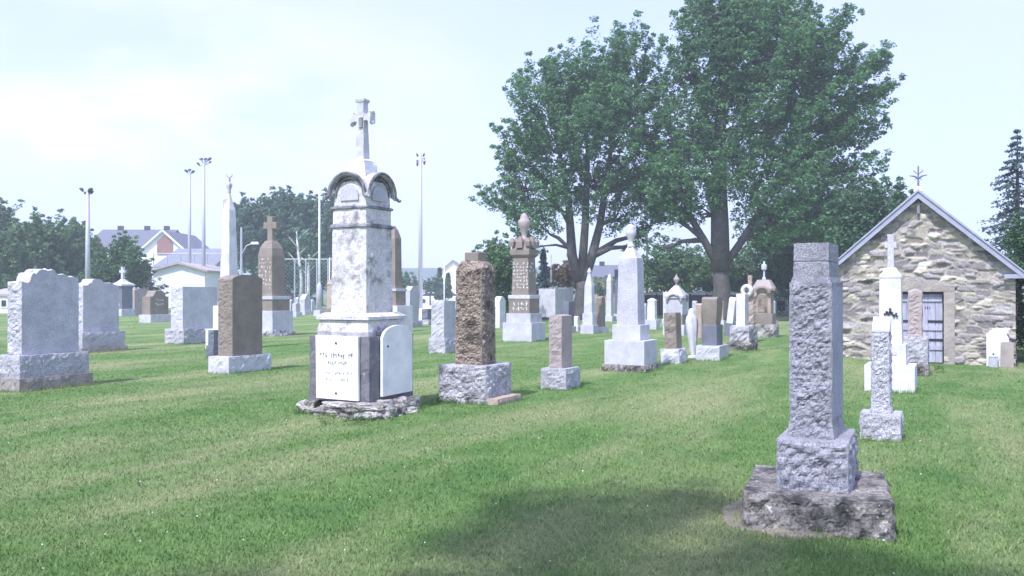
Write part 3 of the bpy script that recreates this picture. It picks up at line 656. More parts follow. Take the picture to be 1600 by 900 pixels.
# ---- O pink pillar
mon('headstone', 'pinkish granite pillar stone with rough left edge in front of the maple', 'headstone', 876, 609,
    [('base', 62, 577, 1.3, M['granite_rough'], dict(rough='FRL', amp=.025)), ('die', 36, 492, 1.9, M['pink'], dict(rough='F', amp=.025, topf=lambda u, v: 1 - .02 * abs(u)))])
mon('obelisk', 'small white pointed obelisk right of the maple trunk', 'obelisk', 921, 522,
    [('base', 28, 508, 1, M['granite']), ('plinth', 22, 490, 1, M['granite_light']), ('shaft', 17, 447, 1, M['granite_light'], dict(kind='sq', prof=[(0, 1.05), (1, .9)])), ('point', 15, 418, 1, M['granite_light'], dict(kind='sq', prof=[(0, 1), (.7, .35), (.72, .5), (.8, .5), (1, .1)]))])
mon('headstone', 'thin brown stone in front of the small white pointed obelisk', 'headstone', 938, 520, [('base', 26, 511, 1.2, M['granite_light']), ('die', 15, 463, 1.6, M['brown'], dict(topf=lambda u, v: 1 - .06 * abs(v), seg=.07))])
mon('headstone', 'tall thin dark stele left of the banded light obelisk', 'headstone', 964, 499, [('base', 30, 491, 1.2, M['granite_light']), ('die', 8, 421, 1.6, M['granite_dark'])])
mon('headstone', 'pale narrow stone left of the thin dark stele', 'headstone', 953, 502, [('base', 20, 494, 1.2, M['granite_light']), ('die', 12, 428, 1.4, M['granite_light'], dict(kind='sq', prof=[(0, 1), (.85, .9), (1, .3)]))])
# ---- S light banded obelisk
rt, ii, d_ = mon('obelisk', 'tall light grey banded obelisk with urn on a broad stepped base', 'obelisk', 986, 583,
    [('foundation', 90, 572, 1, M['slab'], dict(rough='FRLT', amp=.05)), ('base', 82, 533, 1, M['granite_light']), ('plinth', 58, 508, 1, M['granite_light']),
     ('shaft', 44, 408, 1, M['granite'], dict(kind='sq', prof=[(0, 1.0)] + [q for k in range(1, 9) for q in ((k / 9 - .006, 1 - .012 * k), (k / 9, .985 - .012 * k), (k / 9 + .006, 1 - .012 * k))] + [(1, .88)])),
     ('cap', 38, 385, 1, M['granite_light'], dict(kind='sq', prof=[(0, 1.0), (.25, 1.0), (.3, .85), (1, .3)]))])
bm = bmesh.new(); z_ = ii[4]['z1']; s = d_ / F; lathe(bm, [(6 * s, z_ - .02), (6 * s, z_ + .04), (3 * s, z_ + .07), (3.5 * s, z_ + .13), (8 * s, z_ + .24), (8.5 * s, z_ + .31), (6 * s, z_ + .37), (7 * s, z_ + .4), (2 * s, z_ + .46)]); mk('urn', bm, M['granite_light'], rt, smooth=True)
# ---- small stones between obelisk and fence
mon('headstone', 'small white upright stone just right of the banded obelisk', 'headstone', 1019, 515, [('base', 24, 500, 1, M['granite_light']), ('die', 16, 466, 1, M['marble'], dict(kind='sq', prof=[(0, 1), (.85, .9), (.9, 1), (1, .3)]))])
rt, ii, d_ = mon('monument', 'low monument with arched niche and small figure on top', 'monument', 1057, 524,
    [('base', 42, 508, 1, M['granite_light']), ('plinth', 34, 492, 1, M['brown']), ('die', 33, 466, 1, M['granite']), ('roof', 38, 446, 1, M['granite'], dict(kind='sq', prof=[(0, 1), (.2, 1), (.6, .6), (1, .2)])), ('urn', 12, 428, 1, M['pink'], dict(kind='round', prof=URN))])
for f_ in range(2):
    bm = bmesh.new(); w_ = ii[2]['w'] / 2; zc = ii[2]['z1'] - .12
    pts = [(math.cos(R(a)) * w_ * .85, math.sin(R(a)) * w_ * .75 + zc) for a in range(0, 181, 20)]
    tube(bm, [((u, -w_ - .03, z) if f_ == 0 else (w_ + .03, u, z)) for u, z in pts], .05, 6); mk('arch_moulding', bm, M['moulding'], rt)
mon('headstone', 'brownish pillar stone tilting left before the niche monument', 'headstone', 1053, 569,
    [('base', 40, 546, 1.4, M['granite_light'], dict(rough='FR', amp=.03)), ('die', 26, 489, 1.5, M['brown'], dict(rough='FT', amp=.03))], lean=(0, R(-2)))
# white veiled statuette
d_ = D(560); root = empty('statue', 'slim white veiled figure standing between two brownish headstones', 'statue', (X(1082, d_), d_, gz(X(1082, d_), d_)), R(10))
bm = bmesh.new(); s = d_ / F; H = Z(481, d_)
pr = [(.25, 0), (.3, .05), (.5, .2), (.75, .4), (.95, .6), (1.0, .75), (.8, .84), (.55, .88), (.5, .92), (.42, .97), (.1, 1)]
lathe(bm, [(r * 9.5 * s, t_ * H) for r, t_ in [(a * 1, b_) for a, b_ in pr]], n=24)
for v in bm.verts:
    a = math.atan2(v.co.y, v.co.x); k = 1 + .13 * math.sin(a * 7 + v.co.z * 3); v.co.x = v.co.x * k + .05 * (1 - v.co.z / H) - .03; v.co.y *= k * .7
mk('robe', bm, M['marble'], root, smooth=True)
bm = bmesh.new(); lathe(bm, [(.02, 0), (.11, .02), (.11, .06), (.07, .08)]); mk('base', bm, M['marble'], root)
mon('headstone', 'brown stone with shouldered smooth top set on a dark green block', 'headstone', 1113, 564,
    [('base', 50, 541, 1.6, M['granite_light'], dict(rough='F', amp=.015)), ('plinth', 32, 508, 1.6, M['granite_dark']), ('die', 32, 464, 1.6, M['brown'], dict(seg=.03, taper=lambda t: (.78 + .22 * math.sin(min(1, t * 1.15) * 1.57), .8 + .2 * math.sin(min(1, t * 1.1) * 1.57)), topf=lambda u, v: 1 - .08 * abs(v) ** 4))])
mon('headstone', 'thin tan stone directly left of the shouldered brown stone', 'headstone', 1093, 530, [('die', 12, 474, 1.3, M['rust_stone'], dict(topf=lambda u, v: 1 - .05 * v * v, seg=.06))])
mon('headstone', 'slim white slab leaning right in front of the dark fence', 'headstone', 1139, 525,
    [('base', 16, 505, 1.2, M['granite_dark']), ('die', 13, 464, 1.6, M['marble'], dict(topf=lambda u, v: 1 - .1 * v * v, seg=.06))], lean=(R(0), R(7)))
mon('headstone', 'tall white marble slab on a rough rock base', 'headstone', 1160, 550,
    [('foundation', 46, 536, 1.3, M['slab'], dict(rough='FRT', amp=.04)), ('base', 38, 510, 1.4, M['base_rough'], dict(rough='FRLT', amp=.05)), ('die', 19, 459, 1.9, M['marble'])])
rt, ii, d_ = mon('pillar', 'rustic rock pillar carrying a white stone wreath', 'monument', 1172, 535,
    [('base', 22, 515, 1, M['rubble'], dict(rough='FRLT', amp=.06)), ('shaft', 15, 452, 1, M['rust_stone'], dict(rough='FRLB', amp=.09, sc_=5)), ('stub', 7, 430, 1, M['rust_stone'], dict(rough='FR', amp=.03))])
bm = bmesh.new(); z_ = ii[1]['z1'] - .05; w_ = ii[1]['w'] / 2 + .1
tube(bm, [(math.cos(R(a)) * .13 - .05, -w_, math.sin(R(a)) * .15 + z_) for a in range(0, 361, 24)], .07, 6, cap=False); mk('wreath', bm, M['marble'], rt, smooth=True)
rt, ii, d_ = mon('monument', 'brown house-shaped shrine monument with arched roof and small cross finial', 'monument', 1194, 527,
    [('base', 44, 507, 1, M['rubble'], dict(rough='FRL', amp=.05)), ('plinth', 36, 490, 1, M['brown']), ('body', 29, 456, 1, M['rust_stone']), ('roof', 34, 437, 1, M['pink'], dict(kind='sq', prof=[(0, .95), (.2, 1.08), (.3, 1.08), (1, .62)])),
     ('finial', 12, 408, 1, M['granite_light'], dict(kind='sq', prof=[(0, .5), (.1, .5), (.15, .28), (.5, .25), (.55, .7), (.8, .75), (.85, .3), (1, .25)]))])
for f_ in range(2):
    bm = bmesh.new(); w_ = ii[2]['w'] / 2; zc = ii[2]['z1'] - .05
    tube(bm, [((math.cos(R(a)) * w_ * .85, -w_ - .06, math.sin(R(a)) * w_ * .7 + zc) if f_ == 0 else (w_ + .06, math.cos(R(a)) * w_ * .85, math.sin(R(a)) * w_ * .7 + zc)) for a in range(0, 181, 20)], .07, 6)
    mk('arch_moulding', bm, M['brown'], rt)
    bm = bmesh.new()
    if f_ == 0: box(bm, -w_ * .6, w_ * .6, -w_ - .02, -w_ + .05, ii[2]['z0'] + .05, ii[2]['z1'] - .1)
    else: box(bm, w_ - .05, w_ + .02, -w_ * .6, w_ * .6, ii[2]['z0'] + .05, ii[2]['z1'] - .1)
    mk('niche_panel', bm, M['brown_rough'], rt)
rt, ii, d_ = mon('tomb', 'pale green grey arched tomb with dark opening left of the near pillar', 'tomb', 1222, 492,
    [('base', 36, 488, 1, M['granite']), ('body', 32, 466, 1, M['wall_blue']), ('roof', 34, 456, 1, M['granite_light'], dict(kind='sq', prof=[(0, 1), (.4, .95), (.8, .7), (1, .4)]))])
bm = bmesh.new(); w_ = ii[1]['w'] / 2; box(bm, -w_ * .4, w_ * .5, -w_ - .03, -w_ + .1, ii[1]['z0'] + .1, ii[1]['z1'] - .15); mk('opening', bm, M['glass'], rt)
for (px_, yb_, w_, yt_, mt_, asp_, lab_) in ((1040, 506, 8, 456, 'granite_light', 1.3, 'pale slim stone close behind the left side of the niche monument'), (1071, 504, 10, 459, 'marble', 1.4, 'white slab close behind the right side of the niche monument'),
    (1086, 502, 9, 470, 'granite', 1.5, 'small grey slab behind the white veiled figure'), (1207, 508, 10, 470, 'granite_light', 1.5, 'pale slab just right of the house-shaped shrine'), (901, 517, 9, 494, 'marble', 1.3, 'tiny white block right of the narrow dark grey stone'),
    (1007, 508, 9, 474, 'granite', 1.4, 'small grey stone almost touching the banded obelisk'), (830, 503, 12, 455, 'marble', 1.5, 'white slab showing behind the right edge of the urn monument'), (728, 500, 14, 470, 'pink', 1.4, 'low pinkish stone behind the cap of the rough brown pillar'),
    (794, 503, 10, 472, 'granite', 1.5, 'grey slab behind the left edge of the urn monument'), (1127, 508, 9, 470, 'rust_stone', 1.2, 'small tan stone behind the shouldered brown stone'), (463, 495, 12, 474, 'granite', 1.5, 'low grey slab right of the brown cross monument base'), (1000, 503, 8, 468, 'brown', 1.3, 'brown slip of stone behind the banded obelisk')):
    mon('headstone', lab_, 'headstone', px_, yb_, [('base', w_ * 1.5, yb_ - 7, 1.2, M['granite_light']), ('die', w_, yt_, asp_, M[mt_], dict(topf=lambda u, v: 1 - .08 * v * v, seg=.09))])
# far left background graves
rt, ii, d_ = mon('monument', 'black monument with pale peaked roof and white cross, far left', 'monument', 192, 494,
    [('base', 36, 483, 1, M['granite_light']), ('die', 28, 447, 1, M['granite_dark']), ('roof', 36, 436, 1, M['granite_light'], dict(kind='sq', prof=[(0, 1), (.25, 1), (.6, .5), (1, .2)]))])
s = d_ / F; bm = bmesh.new(); cross(bm, 20 * s, 12 * s, 4 * s, 0, 0, ii[2]['z1'] - .03, .65, 1.1); mk('cross', bm, M['granite_light'], rt)
letters(rt, 'F', ii[1], .2, .8, .1, .3, 1, M['letter_white'], .12, dens=1, seed=4)
mon('headstone', 'wide pinkish headstone right of the black roofed monument', 'headstone', 217, 492, [('die', 30, 451, 2, M['pink'], dict(topf=lambda u, v: 1 - .04 * v * v, seg=.1))])
rt, ii, d_ = mon('headstone', 'brown headstone with white plate on a long pale base', 'headstone', 243, 504,
    [('base', 48, 492, 1.6, M['granite_light']), ('die', 38, 454, 2, M['brown'], dict(topf=lambda u, v: 1 - .25 * sm(abs(v), .3, .75), seg=.08))])
letters(rt, 'R', ii[1], .3, .7, .35, .7, 2, M['letter_white'], .13, dens=1, seed=12)
mon('headstone', 'reddish low stone in front of the white garage', 'headstone', 316, 485, [('die', 22, 448, 2.4, M['brown'])])
# stones seen left of the limestone monument
mon('headstone', 'small grey pointed slab left of the limestone monument', 'headstone', 477, 492, [('base', 24, 486, 1.3, M['granite_light']), ('die', 18, 458, 1.5, M['granite'], dict(topf=lambda u, v: 1 - .35 * abs(v), seg=.1))])
mon('obelisk', 'small white round topped pillar left of the limestone monument', 'obelisk', 499, 494, [('base', 18, 485, 1, M['granite_light']), ('shaft', 11, 441, 1, M['granite_light'], dict(kind='round', prof=[(1, 0), (1, .8), (.85, .9), (.5, .97), (.1, 1)]))])
mon('monument', 'small tan pillar tucked against the left side of the limestone monument', 'monument', 517, 497, [('base', 18, 482, 1, M['brown']), ('shaft', 13, 437, 1, M['rust_stone'], dict(kind='sq', prof=[(0, 1), (.8, .95), (.85, 1.1), (.9, .8), (1, .4)]))])
GS = 'tiny grey stones far beyond the brown cross monument'
for k_, (px_, yt, w_) in enumerate(((455, 468, 8), (466, 464, 9), (488, 468, 8), (716, 472, 8), (735, 470, 9), (1240, 468, 8))):
    lb = ['tiny grey stone nearest the brown cross monument', 'tiny grey stone under the pale birch trunks', 'tiny grey stone left of the round topped white pillar', 'tiny grey stone showing left of the rough brown pillar',
          'tiny grey stone behind the rough brown pillar', 'tiny grey stone touching the near grey pillar'][k_]
    mon('headstone', lb, 'headstone', px_, 489, [('die', w_, yt, 1.6, M['granite'], dict(topf=lambda u, v: 1 - .1 * v * v, seg=.15))], group=GS)

# ---- K rough brown pillar
rt, ii, d_ = mon('pillar_headstone', 'rough-hewn brown granite pillar with flat cap on a rocky pale base', 'headstone', 743, 632,
    [('base', 113, 573, 1.0, M['base_rough'], dict(rough='FRLB', amp=.035, seg=.022)), ('die', 62, 407, .95, M['brown_rough'], dict(rough='FRLB', amp=.032, seg=.016, sc_=21, taper=lambda t: (1.02 - .05 * t - .25 * sm(t, .93, 1), 1.02 - .05 * t - .3 * sm(t, .9, 1)))),
     ('cap', 34, 394, 1.1, M['brown'], dict(bevel=.01))])
bm = bmesh.new(); block(bm, .7, .75, -.08, .09, .04, 'FRT', .02, cx=.22, cy=.0); mk('foundation', bm, M['rust_stone'], rt)
# ---- near pillar (right foreground)
dF = 6.32; xF = X(1277, 6.32); PH2 = R(-25)
rt = empty('pillar_headstone', 'tall rock-faced grey granite pillar on two weathered steps, nearest at right', 'headstone', (xF, dF, 0), PH2)
bm = bmesh.new(); block(bm, .92, 1.04, -.1, .245, .018, 'FRLB', .032, jit=.010, sc_=9, topf=lambda u, v: 1 - .03 * noise.noise(Vector((u * 2, v * 2, 0))))
mk('foundation', bm, M['slab'], rt, rot=(0, 0, R(5)), loc=(.0, -.02, 0))
bm = bmesh.new(); block(bm, .46, .68, .22, .585, .015, 'FRLB', .030, jit=.007, sc_=12, cx=-.0); mk('base', bm, M['pillar'], rt)
bm = bmesh.new()
block(bm, .285, .43, .58, 1.66, .0125, 'F', .022, jit=.004, sc_=23, cx=-.005, taper=lambda t: (1.0 + .11 * (1 - sm(t, 0, .12)), 1 + .06 * (1 - sm(t, 0, .12))))
mk('shaft', bm, M['pillar'], rt, rot=(0, 0, R(-5)))
bm = bmesh.new(); sq(bm, [(1.655, .136, .208), (1.70, .122, .195), (1.80, .118, .19), (1.806, .111, .185), (1.812, .118, .19), (1.935, .116, .187)], -.005, 0)
bmesh.ops.subdivide_edges(bm, edges=bm.edges[:], cuts=6, use_grid_fill=True)
for v in bm.verts: v.co += noise.noise_vector(v.co * 22) * .004
mk('cap', bm, M['pillar'], rt, bevel=.004, rot=(0, 0, R(-5)))
bm = bmesh.new()     # dressed right-hand face, a thin smooth margin
box(bm, .132, .140, -.20, .20, .72, 1.63); mk('dressed_face', bm, M['pillar_side'], rt, rot=(0, 0, R(-5)))
# soil around it
bm = bmesh.new(); n_ = 30; ctr = bm.verts.new((0, 0, .035)); rg = []
for q, (kk, zz_) in enumerate(((.75, .03), (.9, .02), (1, -.02))):
    rg.append([bm.verts.new((math.cos(6.283 * i / n_) * .56 * kk * (1 + .22 * noise.noise(Vector((math.cos(6.283 * i / n_) * 2, math.sin(6.283 * i / n_) * 2, 5)))) - .13, math.sin(6.283 * i / n_) * .62 * kk * (1 + .2 * noise.noise(Vector((math.cos(6.283 * i / n_) * 2, math.sin(6.283 * i / n_) * 2, 9)))) - .10, zz_ + .012 * noise.noise(Vector((i, q, 0)) * 1.7))) for i in range(n_)])
for i in range(n_):
    j = (i + 1) % n_; bm.faces.new((ctr, rg[0][i], rg[0][j]))
    for a, b_ in ((0, 1), (1, 2)): bm.faces.new((rg[a][i], rg[b_][i], rg[b_][j], rg[a][j]))
M['soil'] = stone('dry_soil', (.26, .22, .17), .4, (.12, .14, .07), (.5, .7), (.34, .31, .26), bs=1.0, fine=60)
o = mk('soil_patch', bm, M['soil'], None, smooth=True, loc=(xF, dF, 0), rot=(0, 0, PH2)); tag(o, kind='structure')

# ---- AE small rough pillar with tilted plate
rt, ii, d_ = mon('pillar_headstone', 'short rough granite pillar with slanted pale book plate on top', 'headstone', 1377, 692,
    [('base', 62, 648, 1.0, M['granite_rough'], dict(rough='FRLB', amp=.02, seg=.018)), ('shaft', 28, 520, 1.15, M['granite_rough'], dict(rough='FRLB', amp=.02, seg=.015, sc_=22, taper=lambda t: (1.12 - .14 * sm(t, 0, .12), 1.1 - .1 * sm(t, 0, .12))))])
z_ = ii[1]['z1']; w_ = ii[1]['w'] / 2
bm = bmesh.new(); v = [bm.verts.new(p) for p in ((-w_, -w_, z_), (w_, -w_, z_), (w_, w_, z_), (-w_, w_, z_), (-w_, -w_, z_ + .03), (w_, -w_, z_ + .03), (w_, w_, z_ + .17), (-w_, w_, z_ + .17))]
for f in ((0, 1, 2, 3), (4, 7, 6, 5), (0, 4, 5, 1), (1, 5, 6, 2), (2, 6, 7, 3), (3, 7, 4, 0)): bm.faces.new([v[i] for i in f])
mk('plate', bm, M['granite_light'], rt, bevel=.006)
bm = bmesh.new(); box(bm, -w_ * 1.02, w_ * 1.02, -w_ * 1.05, w_ * .9, z_ - .035, z_ + .004); mk('dark_band', bm, M['iron'], rt)
# ---- AF white cross obelisk
rt, ii, d_ = mon('cross_monument', 'slender white painted obelisk with block cross in front of the chapel', 'monument', 1392, 614,
    [('base', 76, 572, 1, M['marble']), ('plinth', 48, 538, 1, M['marble']), ('shaft', 36, 434, 1, M['marble'], dict(kind='sq', prof=[(0, 1.0), (1, .9)])), ('cap', 33, 418, 1, M['marble'], dict(kind='sq', prof=[(0, 1.05), (.3, 1.0), (.6, .7), (1, .45)]))])
s = d_ / F; bm = bmesh.new(); cross(bm, 54 * s, 17 * s, 9 * s, 0, 0, ii[3]['z1'] - .02, .70, 1.2, th=8 * s); mk('cross', bm, M['granite'], rt, bevel=.008)
bm = bmesh.new(); w_ = ii[2]['w'] / 2; zc = Z(487, d_)
for (u, z, r) in ((-.08, -.03, .016), (-.05, 0, .02), (-.02, -.03, .018), (0, .05, .018), (.03, -.01, .016), (.055, -.05, .02), (.09, -.02, .014), (0, .01, .02), (.1, -.06, .016)):
    lathe(bm, [(r * .4, zc + z - r), (r, zc + z - r * .4), (r, zc + z + r * .4), (r * .4, zc + z + r)], u, -w_ - .012, 7)
tube(bm, [(-.09, -w_ - .01, zc - .04), (0, -w_ - .01, zc), (.05, -w_ - .01, zc - .05), (.1, -w_ - .01, zc - .02)], .008, 5)
mk('metal_flower', bm, M['iron'], rt)
letters(rt, 'F', ii[1], .1, .7, .4, .65, 1, M['letter_dark'], .035, dens=.8, seed=31)
# ---- AG column before the chapel door
mon('pillar_headstone', 'short pinkish rough column on a rocky base before the chapel door', 'headstone', 1430, 588,
    [('foundation', 40, 569, 1.0, M['slab'], dict(rough='FRL', amp=.03)), ('base', 38, 527, 1, M['base_rough'], dict(rough='FRLB', amp=.03)), ('shaft', 20, 451, 1, M['pink'], dict(rough='FRLB', amp=.025, seg=.03, topf=lambda u, v: 1 - .05 * (u * u + v * v)))])

# ---- H the white limestone monument
PX, dH = 566, 11.95; sH = dH / F; xH = X(PX, dH); PH = R(-28)
rt = empty('limestone_monument', 'tall weathered white limestone monument with cross, arched hoods and two marble tablets', 'monument', (xH, dH, 0), PH)
def zf(py, back=.5): return Z(py, dH - back)
SQ = .98; hS = SQ / 2
zp0 = .17; zp1 = zf(527, .65)
bm = bmesh.new(); block(bm, SQ, SQ, zp0, zp1, .04, 'FRLB', .012, jit=.004, sc_=7); mk('pedestal', bm, M['pedestal'], rt)
z2 = zf(492, .55)
bm = bmesh.new(); sq(bm, [(zp1, hS * .84, hS * .84), (zp1 + .2 * (z2 - zp1), hS * .87, hS * .87), (zp1 + .72 * (z2 - zp1), hS * .80, hS * .80)])
bmesh.ops.subdivide_edges(bm, edges=bm.edges[:], cuts=7, use_grid_fill=True)
for v in bm.verts: v.co += noise.noise_vector(v.co * 9) * .006
mk('plinth', bm, M['marble_old'], rt)
bm = bmesh.new(); sq(bm, [(zp1 + .72 * (z2 - zp1), hS * .76, hS * .76), (zp1 + .76 * (z2 - zp1), hS * .88, hS * .88), (zp1 + .9 * (z2 - zp1), hS * .88, hS * .88), (z2 + .02, hS * .72, hS * .72)])
bmesh.ops.subdivide_edges(bm, edges=bm.edges[:], cuts=7, use_grid_fill=True)
for v in bm.verts: v.co += noise.noise_vector(v.co * 11) * .007
mk('ledge', bm, M['marble_old'], rt)
zs = zf(352, .3); hs = .283
bm = bmesh.new(); block(bm, hs * 2, hs * 2, z2 + .015, zs, .03, 'FRLB', .012, jit=.006, sc_=6, taper=lambda t: (1.03 - .04 * t, 1.03 - .04 * t)); mk('shaft', bm, M['marble_old'], rt)
hw = .335; zb = zf(299, .4)
z3 = zf(323, .3); z4 = zf(287, .3)
def mould(z, t, ov):
    bm = bmesh.new(); sq(bm, [(z - t, hs * 1.0, hs * 1.0), (z - t * .6, hs * (1 + ov), hs * (1 + ov)), (z + t * .3, hs * (1 + ov), hs * (1 + ov)), (z + t, hs * .98, hs * .98)])
    bmesh.ops.subdivide_edges(bm, edges=bm.edges[:], cuts=5, use_grid_fill=True)
    for v in bm.verts: v.co += noise.noise_vector(v.co * 13) * .005
    mk('moulding', bm, M['moulding'], rt)
mould(zs, .03, .08)
bm = bmesh.new(); block(bm, hs * 1.94, hs * 1.94, zs, z3, .05, 'FR', .006, jit=.004); mk('frieze', bm, M['marble_old'], rt)
mould(z3, .022, .05)
bm = bmesh.new(); block(bm, hs * 1.86, hs * 1.86, z3 + .01, zb + .15, .04, 'FR', .006, jit=.004); mk('tympanum', bm, M['marble_old'], rt)
# cross-vaulted hood with flaring eaves
def ap(u, s_=.84):
    a = abs(u)
    if a < s_: return .285 * s_ / .84 * math.sqrt(max(0, 1 - (a / s_) ** 2)) ** .9
    return -.02 * sm(a, s_, 1.0)
n_ = 28; bm = bmesh.new(); G = {}
for lay in (0, 1):
    for i in range(n_ + 1):
        for j in range(n_ + 1):
            u, v = 2 * i / n_ - 1, 2 * j / n_ - 1
            z = max(ap(u), ap(v))
            if abs(u) > .8 and abs(v) > .8: z = min(z, ap(max(abs(u), abs(v))))
            k = 1 + .0 * lay
            zz_ = zb + z - (.05 if lay == 0 else 0)
            zz_ = min(zz_, zb + .27)
            q = Vector((u * hw * k, v * hw * k, zz_)); q += noise.noise_vector(q * 12) * .006
            G[lay, i, j] = bm.verts.new(q)
for i in range(n_):
    for j in range(n_):
        bm.faces.new((G[1, i, j], G[1, i + 1, j], G[1, i + 1, j + 1], G[1, i, j + 1])); bm.faces.new((G[0, i, j], G[0, i, j + 1], G[0, i + 1, j + 1], G[0, i + 1, j]))
for i in range(n_):
    for a, b_ in (((i, 0), (i + 1, 0)), ((i + 1, n_), (i, n_)), ((0, i + 1), (0, i)), ((n_, i), (n_, i + 1))):
        bm.faces.new((G[0, a[0], a[1]], G[0, b_[0], b_[1]], G[1, b_[0], b_[1]], G[1, a[0], a[1]]))
mk('hood', bm, M['marble_old'], rt, smooth=False)
for f_ in range(4):
    bm = bmesh.new(); m4 = Matrix.Rotation(R(90 * f_), 4, 'Z')
    for off_, s_, rd in ((hw + .004, .88, .020), (hw - .03, .78, .014), (hw - .055, .68, .012)):
        pts = [m4 @ Vector((math.cos(R(a)) * s_ * hw, -off_, zb - .035 + math.sin(R(a)) ** .95 * .285 * s_ / .84)) for a in range(0, 181, 12)]
        if s_ > .8: pts = [m4 @ Vector((hw * 1.16, -off_, zb - .075)), m4 @ Vector((hw * 1.0, -off_, zb - .06))] + pts + [m4 @ Vector((-hw * 1.0, -off_, zb - .06)), m4 @ Vector((-hw * 1.16, -off_, zb - .075))]
        tube(bm, pts, rd, 6)
    mk('arch_moulding', bm, M['moulding'], rt)
    bm = bmesh.new(); rr_ = .15
    pr = [(math.cos(R(a)) * rr_, math.sin(R(a)) * rr_ * 1.05) for a in range(0, 181, 15)]
    A_ = [bm.verts.new(m4 @ Vector((u, -hs * .93 - .022, zb - .05 + z))) for u, z in pr + [(-rr_, -.05), (rr_, -.05)]]
    B_ = [bm.verts.new(m4 @ Vector((u, -hs * .9, zb - .05 + z))) for u, z in pr + [(-rr_, -.05), (rr_, -.05)]]
    bm.faces.new(A_); bm.faces.new(B_[::-1])
    for i in range(len(A_)): bm.faces.new((A_[i], B_[i], B_[(i + 1) % len(A_)], A_[(i + 1) % len(A_)]))
    mk('niche_panel', bm, M['granite'], rt)
zc0 = zb + .24; zc1 = zf(250, 0)
bm = bmesh.new(); sq(bm, [(zc0 - .08, .2, .2), (zc0 - .0, .21, .21), (zc0 + .045, .20, .20), (zc0 + .055, .15, .15), (zc1 - .02, .13, .13), (zc1, .10, .10)])
bmesh.ops.subdivide_edges(bm, edges=bm.edges[:], cuts=5, use_grid_fill=True)
for v in bm.verts: v.co += noise.noise_vector(v.co * 10) * .012
mk('crowning_block', bm, M['marble'], rt)
# cross: arms along local x, trefoil ends
bm = bmesh.new(); zt = zf(156, 0); HC = zt - zc1 + .03; za = zc1 + HC * .67
sq(bm, [(zc1 - .03, .075, .065), (za - .1, .058, .05), (za + .06, .058, .05), (zt - .05, .055, .05), (zt - .03, .075, .06), (zt, .08, .065)])
for sx in (-1, 1):
    v = []
    m4 = Matrix.Translation((0, 0, za)) @ Matrix.Rotation(R(90 * sx), 4, 'Y')
    b2 = bmesh.new(); sq(b2, [(.05, .05, .045), (.10, .04, .042), (.135, .055, .055), (.15, .075, .06), (.175, .07, .06)]); b2.transform(m4)
    tmp = bpy.data.meshes.new('t'); b2.to_mesh(tmp); b2.free(); bm.from_mesh(tmp); bpy.data.meshes.remove(tmp)
for sx, sz in ((-1, 1), (1, 1), (-1, -1), (1, -1)):
    lathe(bm, [(.008, za + sz * .07 - .03), (.032, za + sz * .07 - .014), (.032, za + sz * .07 + .014), (.008, za + sz * .07 + .03)], sx * .165, 0, 8)
bmesh.ops.subdivide_edges(bm, edges=[e for e in bm.edges if e.calc_length() > .1], cuts=6, use_grid_fill=True)
for v in bm.verts: v.co += noise.noise_vector(v.co * 14) * .008
mk('cross', bm, M['granite_light'], rt, bevel=.006)
bm = bmesh.new(); box(bm, -.012, .05, -.075, -.045, za - .14, za + .0); mk('emblem', bm, M['moulding'], rt, bevel=.01)
# marble tablets
def tablet(parent, pts, face, name='tablet', t=.04):
    bm = bmesh.new(); off = -hS - .015
    a = [bm.verts.new((u, off - t, z)) for u, z in pts]; b_ = [bm.verts.new((u, off, z)) for u, z in pts]
    bm.faces.new(a); bm.faces.new(b_[::-1])
    for i in range(len(pts)): bm.faces.new((a[i], b_[i], b_[(i + 1) % len(pts)], a[(i + 1) % len(pts)]))
    if face == 'R': bm.transform(Matrix.Rotation(R(90), 4, 'Z'))
    return mk(name, bm, M['tablet'], parent, bevel=.004)
M['tablet'] = stone('white_marble_tablet', (.80, .79, .78), .06, (.6, .58, .56), (.62, .95), bs=.15)
zt0, zt1 = Z(626, dH - .62), Z(526, dH - .62)
t1 = tablet(rt, [(-.33, zt0), (.36, zt0 - .005), (.35, zt1), (-.345, zt1 + .005)], 'F'); t1['label'] = 'rectangular white tablet with worn lettering'
zr0, zr1 = Z(618, dH - .35), Z(512, dH - .35)
ra = [(math.cos(R(a)) * .33 + .06, math.sin(R(a)) * .16 + zr1 - .13) for a in range(10, 171, 16)]
t2 = tablet(rt, [(-.28, zr0), (.40, zr0 + .01)] + [(.40, zr1 - .13)] + ra + [(-.28, zr1 - .13)], 'R'); t2['label'] = 'round shouldered blank white tablet'
info = dict(w=.66, dp=SQ + .03 + .08, z0=zt0, z1=zt1, cx=.0, cy=0)
letters(t1, 'F', info, .1, .92, .64, .76, 1, M['letter_dark'], .04, dens=.85, seed=51).name = 'inscription'
letters(t1, 'F', info, .24, .74, .53, .62, 1, M['letter_dark'], .034, dens=.85, seed=52)
letters(t1, 'F', info, .16, .88, .37, .46, 1, M['slate'], .032, dens=.6, seed=53); letters(t1, 'F', info, .2, .8, .28, .35, 1, M['slate'], .03, dens=.5, seed=54)
for z in (zt0 + .08, zt1 - .09):
    bm = bmesh.new(); m4 = Matrix.Rotation(R(90), 4, 'X'); lathe(bm, [(.013, 0), (.015, .008), (.009, .016)], 0, 0, 10); bm.transform(Matrix.Translation((.0, -hS - .055, z)) @ m4); mk('bolt', bm, M['iron'], t1)
bm = bmesh.new(); lathe(bm, [(.013, 0), (.015, .008), (.009, .016)], 0, 0, 10); bm.transform(Matrix.Rotation(R(90), 4, 'Z') @ Matrix.Translation((-.17, -hS - .055, zr1 - .24)) @ Matrix.Rotation(R(90), 4, 'X')); mk('bolt', bm, M['iron'], t2)
